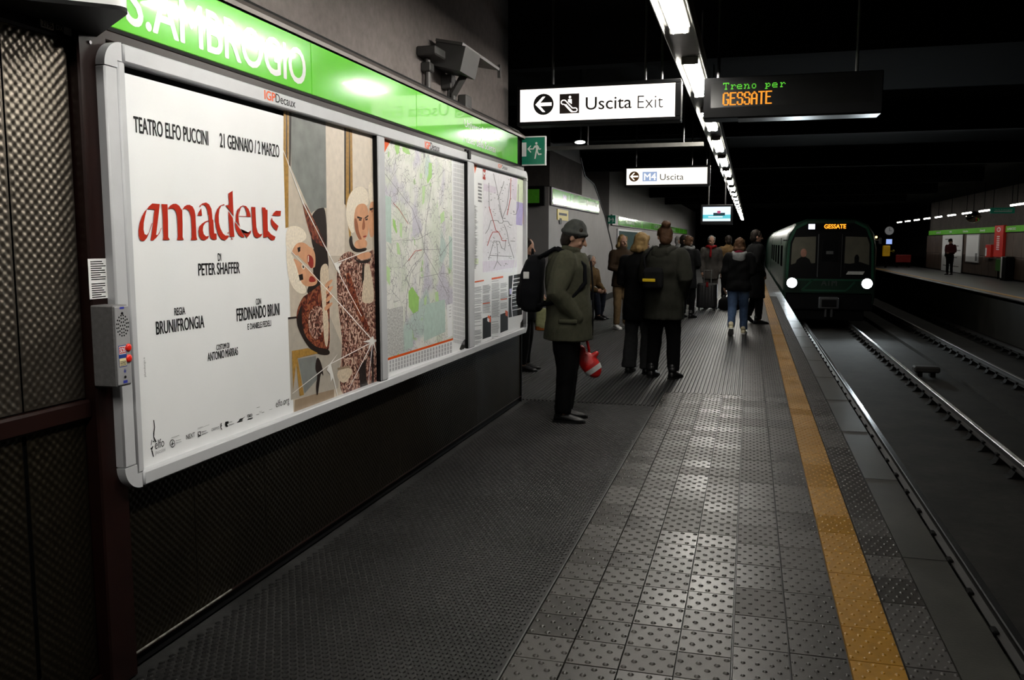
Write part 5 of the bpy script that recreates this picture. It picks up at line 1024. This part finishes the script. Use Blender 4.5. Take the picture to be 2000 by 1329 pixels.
def person(label, loc, face, Hh, coat, trousers, shoes, hair, group=None, arms=('pocket','pocket'), stride=0.0, lean=0.0, pitch=0.0, turn=0.0, hem=.78, fat=.0, vox=.014, hairstyle='short', hat=None, hood=None, scarf=None, flare=0.0, seat=False, stance=.0, sole=None, skirt=False, sleeve=None, seed=1, lower=None, gap=0.0, fwd=0.0, legfat=None):
    k = Hh/1.75; f = np.array([face[0], face[1], 0.0]); f /= np.linalg.norm(f); rgt = np.array([f[1], -f[0], 0.0]); L0 = np.array([loc[0], loc[1], 0.0])
    root = thing('person', label, 'person', (loc[0], loc[1], 0), group)
    dz = -.42 if seat else 0.0
    def T(p): p = np.array(p, float); return L0 + k*(rgt*p[0] + f*p[1] + np.array([0,0,1.0])*(p[2]))
    def ly(z): return lean*(z-.9)
    HP = np.array([0, ly(1.50), 1.50]); HR = rotz(-turn) @ rotx(-pitch)
    def hd(p): return HP + np.array([0,0,dz]) + HR @ (np.array(p, float)*np.array([1,1,1]))
    # joints of the legs
    legs = []
    for sx in (-1, 1):
        st = stride*sx
        if seat: hip, kn, an = (sx*.09,.02,.90+dz), (sx*.11,.44,.50), (sx*.11,.42 + .06*sx,.09)
        else:
            hip = (sx*.085, 0, .90); an = (sx*(.10+stance+gap), st*.5, .085 + (.07 if st < -.1 else 0)); kn = (sx*(.095+stance*.5+gap*.5), st*.28 + .025 + (.05 if st < -.1 else 0), .49)
        legs.append((np.array(hip), np.array(kn), np.array(an), sx, st))
    # ---- the body, one continuous surface
    b = MB()
    b.rings([(0, ly(z), z+dz, rx, ry) for z, rx, ry in ((.84,.13,.10),(.92,.165,.115),(1.0,.15,.11),(1.10,.14,.10),(1.22,.16,.115),(1.34,.18,.115),(1.42,.165,.09),(1.47,.09,.07))], 20)
    for hip, kn, an, sx, st in legs: b.limb([hip, (hip+kn)/2, kn, (kn*.6+an*.4), an], [.088,.075,.056,.054,.040], 12); b.limb([an + (0,-.02,-.035), an + (0,.05,-.062)], [.028,.015], 8)
    b.limb([(0, ly(1.40), 1.42+dz), hd((0,.012,.05))], [.056,.05], 12)
    hc = [((0,.012,.135),(.075,.092,.10)), ((0,.035,.075),(.058,.065,.065)), ((0,.060,.035),(.034,.036,.026))]
    for c_, r_ in hc: b.sph(hd(c_), r_, 18, 12, HR)
    b.limb([hd((0,.102,.115)), hd((0,.124,.078))], [.011,.016], 8); b.sph(hd((0,.094,.045)), (.022,.010,.009), 10, 6, HR); b.sph(hd((0,.088,.128)), (.05,.016,.010), 10, 6, HR)
    for sx in (-1, 1): b.sph(hd((sx*.077,.0,.10)), (.010,.020,.032), 10, 8, HR); b.sph(hd((sx*.036,.075,.075)), (.024,.02,.022), 10, 6, HR)
    hands = []
    for sx, kind in ((-1, arms[0]), (1, arms[1])):
        e, w, dr = ARMS[kind]; yo = ly(1.2); sh = np.array([sx*.180, ly(1.39), 1.39+dz]); el = np.array([sx*e[0], e[1]+yo, e[2]+dz]); wr = np.array([sx*w[0], w[1]+yo, w[2]+dz]); dr = np.array([sx*dr[0], dr[1], dr[2]]); dr /= np.linalg.norm(dr)
        b.limb([sh, (sh+el)/2, el, (el+wr)/2, wr], [.052,.046,.040,.037,.027], 10)
        sd = np.cross(dr, (sx*1.0,0,0)); sd = sd/(np.linalg.norm(sd)+1e-9)          # across the knuckles
        pn = np.cross(sd, dr); pn /= np.linalg.norm(pn)
        if np.dot(pn, (-sx,0,0)) < 0: pn = -pn                                      # palm side
        b.limb([wr, wr+dr*.045, wr+dr*.075], [.026,.03,.028], 8); b.limb([wr+dr*.045-sd*.018, wr+dr*.075-sd*.02], [.018,.016], 8); b.limb([wr+dr*.045+sd*.018, wr+dr*.075+sd*.02], [.018,.016], 8)
        for j, ln in enumerate((.068,.078,.073,.056)):
            q0 = wr + dr*.085 + sd*(-.033+.022*j); q1 = q0 + dr*ln*.5 + pn*.006; q2 = q1 + dr*ln*.3 + pn*.018; q3 = q2 + dr*ln*.12 + pn*.020
            b.limb([q0, q1, q2, q3], [.0095,.009,.0085,.007], 8)
        t0 = wr + dr*.03 - sd*.022; b.limb([t0, t0 - sd*.022 + dr*.03 + pn*.012, t0 - sd*.026 + dr*.062 + pn*.022], [.012,.011,.009], 8)
        hands.append((sh, el, wr, dr, sd, pn))
    bv = min(vox, .009); b.xf(T); o = link('body', remesh(b, bv, 3, mname='body'), (0,0,0), root); o.data.transform(Matrix.Translation((-loc[0], -loc[1], 0))); o.data.materials.append(m_skin)
    def part(nm, mb, m, v=None, folds=0.0, sm=4, fr=16):
        mb.xf(T); o = link(nm, remesh(mb, v or vox, sm, folds, seed, fr, nm), (0,0,0), root); o.data.transform(Matrix.Translation((-loc[0], -loc[1], 0))); o.data.materials.append(m); return o
    def raw(nm, mb, m, smooth=True): mb.xf(T); return mb.build(nm, m, root, smooth)
    # ---- trousers
    b = MB(); cfat = fat; fat = cfat if legfat is None else legfat
    b.rings([(0, ly(z), z+dz, rx+fat*.6, ry+fat*.6) for z, rx, ry in ((.80,.12,.10),(.88,.172,.125),(.98,.165,.12),(1.04,.152,.112))], 20)
    for hip, kn, an, sx, st in legs:
        lo = an + np.array([0,-.005,-.02 if flare else .0]); rr_ = [.102+fat*.4,.092+fat*.3,.074+fat*.25+flare*.1,.068+fat*.2+flare*.35,.060+fat*.15+flare*.55]; b.tube([hip, (hip+kn)/2, kn, kn*.5+lo*.5, lo], rr_, 14); b.sph(hip, rr_[0], 14, 8)
    part('trousers', b, trousers, folds=.0055, fr=22)
    if skirt:
        b = MB(); b.rings([(0, .0, z, rx, ry) for z, rx, ry in ((.42,.25,.20),(.60,.235,.19),(.80,.21,.165),(1.0,.18,.14))], 20); part('skirt', b, coat, folds=.006)
    # ---- shoes
    for hip, kn, an, sx, st in legs:
        b = MB(); toe = rotx(-.55) if (st < -.1 and not seat) else rotx(0); R = rotz(-.10*sx) @ toe; base = np.array([an[0], an[1], an[2]-.085 + (0)])
        secs = ((-.085,.026,.055),(-.07,.036,.085),(-.02,.040,.098),(.04,.043,.080),(.10,.049,.058),(.15,.046,.046),(.178,.034,.036),(.188,.018,.022)); vs = []
        for y, w_, h_ in secs:
            for q in range(12):
                t = 2*math.pi*q/12; x = w_*math.cos(t); z = h_*.5 + h_*.5*math.sin(t); z = max(z, .016); vs.append(base + np.array([0,0,.085]) + R @ np.array([x, y, z-.085]))
        b.add(vs, [tuple(range(12))[::-1], tuple(range(84, 96))] + [(a_*12+i, a_*12+(i+1) % 12, (a_+1)*12+(i+1) % 12, (a_+1)*12+i) for a_ in range(7) for i in range(12)])
        b.limb([base + np.array([0,0,.085]) + R @ np.array([0,-.03,-.01]), base + np.array([0,0,.085]) + R @ np.array([0,-.032,.05])], [.046,.05], 12)
        so = raw('shoe', b, shoes); b = MB()
        ol = [(-.092,.028),(-.075,.040),(0,.044),(.09,.053),(.15,.050),(.185,.034),(.196,.012)]; ol2 = [(w_, y) for y, w_ in ol] + [(-w_, y) for y, w_ in ol[::-1]]
        b.prism(ol2, lambda u, v, d: base + np.array([0,0,.085]) + R @ np.array([u, v, d-.085]), .0, .020); b.xf(T); s_ = b.build('sole', sole or m_black, so)
        s_.location = (0,0,0); s_.data.transform(Matrix.Translation(tuple(-(np.array(so.location)))))
    # ---- coat
    fat = cfat; b = MB(); g = .035+fat
    prof = [(hem,.200,.165),(hem+.12,.195,.158),(.98,.182,.146),(1.10,.168,.138),(1.22,.180,.146),(1.34,.195,.142),(1.42,.178,.112),(1.47,.10,.085)]
    prof = [q for q in prof if q[0] >= hem]
    if seat: prof = [(.84,.19,.15)] + [q for q in prof if q[0] > .9]
    b.rings([(0, ly(z)+fwd*max(0, min(1, (1.25-z)/.35)), z+dz, rx+fat, ry+fat) for z, rx, ry in prof], 24)
    for sh, el, wr, dr, sd, pn in hands: b.limb([sh, (sh+el)/2, el, (el+wr)/2, wr - dr*.0], [.078+fat*.5,.074+fat*.5,.066+fat*.4,.060+fat*.3,.050+fat*.2], 14)
    b.tube([(0, ly(1.45)+.005, 1.44+dz), (0, ly(1.5)+.02, 1.525+dz)], [.088,.080], 16)
    part('coat', b, coat, folds=.008, fr=18)
    if lower is not None:
        b = MB(); b.rings([(0, ly(z), z+dz, rx+fat+.004, ry+fat+.004) for z, rx, ry in ((hem-.01,.200,.165),(hem+.05,.199,.163))], 24); part('hem_band', b, lower)
    if hood is not None:
        b = MB(); b.limb([(-.10, ly(1.45)-.02, 1.47+dz), (-.07, ly(1.4)-.115, 1.42+dz), (.07, ly(1.4)-.115, 1.42+dz), (.10, ly(1.45)-.02, 1.47+dz)], [.042,.062,.062,.042], 12); b.sph((0, ly(1.4)-.125, 1.38+dz), (.12,.055,.09), 14, 10); part('hood', b, hood, folds=.006)
    if scarf is not None:
        b = MB(); b.tube([(.095*math.cos(t), ly(1.47)+.012+.095*math.sin(t), 1.475+dz+.012*math.sin(3*t)) for t in np.linspace(0, 6.283, 21)], .044, 10, False); b.limb([(.03, ly(1.4)+.13, 1.45+dz), (.04, ly(1.3)+.17, 1.25+dz)], [.03,.04], 8); part('scarf', b, scarf, folds=.006)
    # ---- hair or hat
    b = MB()
    if hat is None or hairstyle != 'none':
        b.sph(hd((0,-.008,.148)), (.085,.095,.100), 20, 12, HR); b.sph(hd((0,-.045,.085)), (.075,.06,.085), 16, 10, HR)
        for sx in (-1,1): b.limb([hd((sx*.062,.045,.185)), hd((sx*.074,.030,.13))], [.028,.020], 8)
        if hairstyle == 'long': b.limb([hd((0,-.06,.08)), hd((0,-.085,-.04)), np.array([0, ly(1.38)-.15-fat, 1.36+dz])], [.062,.066,.040], 14)
        if hairstyle == 'bun': b.sph(hd((0,-.075,.235)), (.055,.055,.05), 14, 10, HR)
        if hairstyle == 'bob':
            for sx in (-1,1): b.limb([hd((sx*.07,0,.14)), hd((sx*.082,.0,.03))], [.03,.034], 10)
            b.limb([hd((-.05,-.06,.03)), hd((.05,-.06,.03))], [.05,.05], 10)
        part('hair', b, hair, .011, folds=.004, fr=60, sm=2)
    if hat is not None:
        b = MB(); kind, hm = hat
        if kind == 'beanie':
            b.sph(hd((0,-.002,.165)), (.093,.106,.105), 20, 12, HR); b.tube([hd((.092*math.cos(t), -.0+.105*math.sin(t), .150+.012*math.sin(t))) for t in np.linspace(0, 6.283, 25)], .017, 8, False)
        else:
            b.sph(hd((0,0,.185)), (.09,.104,.075), 20, 12, HR); b.limb([hd((-.05,.12,.165)), hd((.05,.12,.165))], [.018,.018], 8); b.sph(hd((0,.13,.162)), (.07,.06,.012), 16, 8, HR)
        part('hat', b, hm, .010, folds=.003, fr=50, sm=2)
    for sx in (-1, 1):
        b = MB(); b.sph(hd((sx*.031,.093,.108)), (.012,.010,.009), 8, 6, HR); raw('eye', b, m_eye)
    return root, T, hands, hd
C = lambda n, r, g, b_, **k: mat('cloth_'+n, tuple(.24*q for q in srgb(r, g, b_)), .9, **{**dict(var=.16, scale=30, bump=.25, bscale=220, spec=.08), **k})
c_olive = C('olive', 104, 104, 86); c_blk = C('black', 15, 15, 17); c_blk2 = C('charcoal', 32, 32, 34); c_dkgreen = C('dark_olive', 62, 62, 54)
c_grey = C('grey_trousers', 74, 74, 76); c_beige = C('beige', 176, 146, 108); c_tan = C('tan', 142, 112, 74); c_jean = C('blue_denim', 112, 140, 186); c_dkjean = C('dark_denim', 40, 46, 62); c_beanie = C('beanie_grey', 110, 112, 110)
c_red = C('red', 190, 36, 44); c_crim = C('crimson', 140, 28, 58); c_ltgrey = C('light_grey', 170, 172, 172); c_gcoat = C('grey_coat', 110, 104, 100); c_brown = C('brown_coat', 84, 66, 50)
s_blk = mat('shoe_black', (.004,.004,.0045), .4, spec=.2); s_wht = mat('shoe_white', (0.432, 0.432, 0.42), .45); s_crm = mat('shoe_cream', (0.42, 0.378, 0.252), .5)
h_brn = mat('hair_brown', (0.0375, 0.019, 0.01), .6, bump=.4, bscale=90, spec=.08); h_dk = mat('hair_dark', (0.0108, 0.0078, 0.006), .6, bump=.4, bscale=90, spec=.08); h_bld = mat('hair_blond', (0.153, 0.099, 0.0405), .6, bump=.4, bscale=90, spec=.08); h_gry = mat('hair_grey', (0.128, 0.124, 0.12), .6, bump=.4, bscale=90, spec=.08)

# man in the parka, close by the end of the map case
man, T1, hn1, hd1 = person('man in olive parka and grey beanie standing with backpack by the map case', (-1.53, 7.34), (1, .10), 1.74, c_olive, c_blk, s_blk, h_dk, arms=('bag','pocket'), pitch=.32, lean=.05, hem=.72, fat=.055, fwd=.035, legfat=.075, vox=.010, hat=('beanie', c_beanie), hood=c_olive, stance=.0, seed=4)
b = MB(); b.bbox((.238,-.03,.875), (.262,.13,.915), .008); b.xf(T1); b.build('pocket_flap', c_olive, man, True)
b = MB(); b.tube([(.03,.222,1.40),(.03,.238,1.2),(.03,.245,1.0),(.03,.238,.76)], .008, 6); b.xf(T1); b.build('zip', c_blk2, man, True)
def worn(name, label, cat, T): return thing(name, label, cat, tuple(T((0,-.25,1.0))))
bp = worn('backpack', 'large black backpack on the back of the man in the olive parka', 'backpack', T1)
m_bp = C('backpack', 24, 25, 30)
def bbuild(nm, mb, m, parent, T, v=.012, folds=.004, sm=4):
    mb.xf(T); me = remesh(mb, v, sm, folds, 5, 18, nm); o = link(nm, me, (0,0,0), parent); o.data.transform(Matrix.Translation(tuple(-np.array(parent.location)))); o.data.materials.append(m); return o
b = MB(); b.rings([(0,-.285,.96,.11,.06),(0,-.295,.98,.15,.09),(0,-.30,1.12,.17,.105),(0,-.29,1.28,.165,.10),(0,-.265,1.40,.14,.08),(0,-.25,1.455,.08,.05)], 24, 3); bbuild('pack', b, m_bp, bp, T1)
b = MB(); b.rings([(0,-.385,1.00,.10,.025),(0,-.39,1.03,.12,.035),(0,-.39,1.16,.12,.035),(0,-.38,1.20,.10,.025)], 20, 3); bbuild('front_pocket', b, m_bp, bp, T1)
for sx in (-1, 1):
    b = MB(); b.tube([(sx*.10,-.22,1.43),(sx*.115,-.08,1.508),(sx*.13,.07,1.46),(sx*.14,.178,1.36),(sx*.16,.185,1.22),(sx*.20,.06,1.08),(sx*.17,-.22,1.02)], .019, 8); b.xf(T1); b.build('strap', m_bp, bp, True)
b = MB(); b.tube([(-.03,-.29,1.45),(-.02,-.29,1.50),(.02,-.29,1.50),(.03,-.29,1.45)], .008, 8); b.xf(T1); b.build('grab_handle', m_bp, bp, True)
b = MB(); b.bbox((.150,-.345,1.25),(.174,-.295,1.31),.004); b.xf(T1); b.build('patch', s_wht, bp)
rb = thing('red_bag', 'small red bag with a white band hanging from the parka man\'s hand', 'bag', tuple(T1((-.22,.2,.5))))
m_rb = mat('bag_red', tuple(0.60*q for q in srgb(205,24,22)), .45, var=.12, scale=18, bump=.25, bscale=60)
wx, wy, wz = hn1[0][2] + hn1[0][3]*.10
b = MB(); b.tube([(wx, wy, wz+.01), (wx, wy+.01, wz-.10), (wx, wy+.03, wz-.19), (wx-.005, wy+.035, wz-.235)], [.013,.012,.012,.014], 8); b.xf(T1); b.build('strap', m_rb, rb, True)
b = MB(); Rb = rotx(.62); cb_ = np.array((wx, wy+.045, wz-.335)); b.sph(cb_, (.055,.085,.135), 18, 12, Rb); b.limb([cb_+Rb@np.array((0,0,.12)), cb_+Rb@np.array((0,.01,.16))], [.03,.04], 10); b.limb([cb_+Rb@np.array((0,.06,.05)), cb_+Rb@np.array((0,.105,.05))], [.03,.022], 8); bbuild('pouch', b, m_rb, rb, T1, .008, .005, 2)
b = MB(); ns = 18
vs = [cb_ + Rb @ np.array((.0585*math.cos(t)*s_, .0885*math.sin(t)*s_, z)) for z, s_ in ((-.075,.84),(-.03,.985)) for t in np.linspace(0, 2*math.pi, ns, endpoint=False)]
b.add(vs, [(i, (i+1) % ns, ns+(i+1) % ns, ns+i) for i in range(ns)]); b.xf(T1); plab(b.build('band', s_wht, rb, True), 'white band')
# woman behind the map case with the pale carrier bag
p2, T2, h2, _ = person('person in a dark coat half hidden behind the map case end', (-2.62, 10.15), (1, .05), 1.62, c_blk, c_blk, s_blk, h_dk, arms=('bag','carry'), pitch=.15, hem=.66, hairstyle='bob', vox=.016, seed=6)
cbag = thing('carrier_bag', 'pale yellow green carrier bag held low behind the parka man', 'bag', tuple(T2((.23,.15,.55))))
wx, wy, wz = h2[1][2] + h2[1][3]*.09
b = MB(); b.rings([(wx,wy+.03,wz-.42,.05,.10),(wx,wy+.03,wz-.40,.065,.115),(wx,wy+.03,wz-.25,.055,.12),(wx,wy+.03,wz-.13,.030,.11)], 20, 3.5); bbuild('sack', b, C('bag_pale', 235, 238, 180), cbag, T2, .010, .007, 2)
b = MB(); b.tube([(wx,wy,wz+.01),(wx,wy-.03,wz-.06),(wx,wy-.04,wz-.16)], .008, 6); b.tube([(wx,wy,wz+.01),(wx,wy+.06,wz-.06),(wx,wy+.09,wz-.16)], .008, 6); b.xf(T2); b.build('handle', C('bag_pale', 235, 238, 180), cbag, True)
b = MB(); b.rings([(wx,wy+.03,wz-.405,.0665,.117),(wx,wy+.03,wz-.36,.0655,.119)], 20, 3.5); b.xf(T2); b.build('print', C('bag_orange', 230, 130, 60), cbag)
# the pair with their backs to us
p3, T3, h3, _ = person('woman in long black coat and flared grey trousers, left of the standing pair', (-1.25, 10.28), (.25, 1), 1.68, c_blk, c_grey, s_blk, h_bld, arms=('front','pocket'), hem=.66, flare=.06, pitch=.15, turn=.5, hairstyle='bob', vox=.014, fat=.01, seed=8, gap=.02)
p4, T4, h4, _ = person('person in dark olive puffer jacket and black trousers, seen from behind', (-.93, 9.98), (.30, 1), 1.76, c_dkgreen, c_blk, s_blk, h_brn, arms=('front','pocket'), hem=.68, fat=.045, pitch=.1, turn=-.5, hairstyle='bun', vox=.012, hood=c_dkgreen, seed=9, gap=.03)
sb = thing('shoulder_bag', 'black shoulder bag with a yellow strip on the puffer jacket person\'s back', 'bag', tuple(T4((-.05,-.28,1.15))))
b = MB(); b.rings([(-.02,-.28,1.02,.10,.035),(-.02,-.29,1.05,.12,.055),(-.02,-.29,1.22,.12,.055),(-.02,-.28,1.27,.10,.03)], 20, 3); bbuild('pouch', b, c_blk2, sb, T4); b = MB(); b.tube([(-.12,-.25,1.2),(-.17,-.20,1.38),(-.14,-.02,1.495),(-.03,.12,1.44),(.10,.205,1.25)], .014, 8); b.xf(T4); b.build('strap', c_blk2, sb, True)
b = MB(); b.bbox((-.12,-.352,1.11), (.03,-.34,1.145), .004); b.xf(T4); b.build('strip', mat('bag_yellow', srgb(190,160,20), .5), sb)
# people by the pillar
p5, T5, h5, _ = person('blond person in brown coat, beige trousers and white sneakers by the pillar', (-2.22, 15.6), (.5, -.6), 1.70, c_brown, c_beige, s_wht, h_bld, arms=('pocket','front'), hem=.78, hairstyle='bob', vox=.018, sole=s_wht, seed=11)
p6, T6, h6, _ = person('person in tan jacket and dark jeans seated on the bench, leaning forward', (-3.28, 17.6), (1, -.55), 1.72, c_tan, c_dkjean, s_blk, h_gry, arms=('lap','lap'), seat=True, lean=.30, vox=.018, fat=.02, seed=12)
p7, T7, h7, _ = person('person in black with pale shoes behind the puffer jacket person', (-1.52, 21.0), (1, .1), 1.74, c_blk, c_blk, s_wht, h_dk, arms=('pocket','phone'), hem=.8, vox=.020, sole=s_wht, stride=.25, seed=13)
p11, T11, h11, _ = person('person in charcoal coat between the puffer jacket and the suitcase', (-1.22, 18.2), (.4, 1), 1.70, c_blk2, c_blk, s_blk, h_brn, arms=('down','front'), hem=.62, vox=.020, seed=14, scarf=c_ltgrey)
p10, T10, h10, _ = person('traveller in grey coat with red scarf standing behind the black suitcase', (-.88, 20.9), (.2, -1), 1.72, c_gcoat, c_gcoat, s_blk, h_gry, arms=('down','bag'), hem=.70, vox=.018, scarf=c_red, seed=15)
p8, T8, h8, _ = person('woman in black coat, blue jeans and cream sneakers walking away', (-.17, 15.05), (.05, 1), 1.64, c_blk, c_jean, s_crm, h_brn, arms=('down','front'), hem=.80, stride=.36, fat=.03, vox=.014, scarf=c_crim, hood=c_ltgrey, hairstyle='bob', sole=s_wht, seed=16)
p9, T9, h9, _ = person('tall person in long black coat beside the yellow strip', (.10, 17.2), (1, .35), 1.80, c_blk, c_blk, s_blk, h_dk, arms=('pocket','pocket'), hem=.48, fat=.03, vox=.016, stride=.12, seed=17)
p14, T14, h14, _ = person('distant person with light grey hood by the far left wall', (-1.9, 24.2), (1, .2), 1.74, c_ltgrey, c_blk2, s_blk, h_gry, arms=('pocket','phone'), hem=.75, vox=.022, seed=18)
p15, T15, h15, _ = person('distant person in tan coat beyond the traveller with the suitcase', (-.55, 23.5), (-.3, 1), 1.74, c_tan, c_blk, s_blk, h_dk, arms=('down','front'), hem=.7, vox=.022, seed=19)
p12, T12, h12, _ = person('man in dark cap and maroon top standing on the opposite platform', (9.35, 46.2), (-.55, -.75), 1.74, C('maroon', 110, 52, 56), c_blk, s_blk, h_dk, arms=('front','back'), hem=1.0, pitch=.3, hat=('cap', c_blk), vox=.020, seed=20)
hb = thing('waist_bag', 'dark bag at the hip of the man on the opposite platform', 'bag', tuple(T12((.26,-.12,.95)))); b = MB(); b.rings([(.24,-.16,.86,.05,.10),(.24,-.16,.90,.07,.14),(.24,-.16,1.02,.07,.14),(.24,-.16,1.08,.04,.09)], 18, 3); bbuild('pouch', b, c_blk, hb, T12, .018); b = MB(); b.tube([(.24,-.16,1.07),(.12,-.16,1.30),(-.10,.0,1.50)], .015, 6); b.xf(T12); b.build('strap', c_blk, hb, True)
# suitcase
sc_ = thing('suitcase', 'black trolley suitcase standing on the platform beside the traveller', 'suitcase', (-.92, 20.25, 0)); sx0, sy0 = -.92, 20.25
b = MB(); b.rings([(sx0,sy0,.07,.20,.11),(sx0,sy0,.09,.23,.13),(sx0,sy0,.60,.23,.13),(sx0,sy0,.63,.20,.11)], 28, 5); b.build('shell', mat('suitcase_black', (.003,.003,.0035), .5, spec=.15), sc_, auto=35)
b = MB()
for i in range(6): x = sx0-.17+.068*i; b.bbox((x-.008, sy0-.136, .12), (x+.008, sy0-.126, .58), .002)
b.build('rib', bpy.data.materials['suitcase_black'], sc_)
for ax in (-.17, .17):
    for ay in (-.08, .08): b = MB(); b.cyl((sx0+ax-.012, sy0+ay, .035), (sx0+ax+.012, sy0+ay, .035), .035, 12); b.box((sx0+ax-.018, sy0+ay-.015, .03), (sx0+ax+.018, sy0+ay+.015, .09)); b.build('wheel', m_dkmetal, sc_)
b = MB(); b.tube([(sx0-.08,sy0+.08,.62),(sx0-.08,sy0+.08,.92),(sx0+.08,sy0+.08,.92),(sx0+.08,sy0+.08,.62)], .012, 8); b.build('handle', m_grmetal, sc_)
b = MB(); b.bbox((sx0-.02, sy0-.15, .55), (sx0+.03, sy0-.136, .66), .003); b.build('tag', c_red, sc_)
db = tag(MB().rings([(-.42,20.6,.0,.20,.10),(-.42,20.6,.04,.26,.14),(-.42,20.6,.22,.25,.13),(-.42,20.6,.30,.16,.07)], 24, 3).tube([(-.55,20.6,.27),(-.50,20.6,.36),(-.34,20.6,.36),(-.29,20.6,.27)], .012, 6).build('holdall', c_blk, None, True), 'low black holdall on the floor right of the suitcase', 'bag')
bpy.data.objects.remove(_txto)
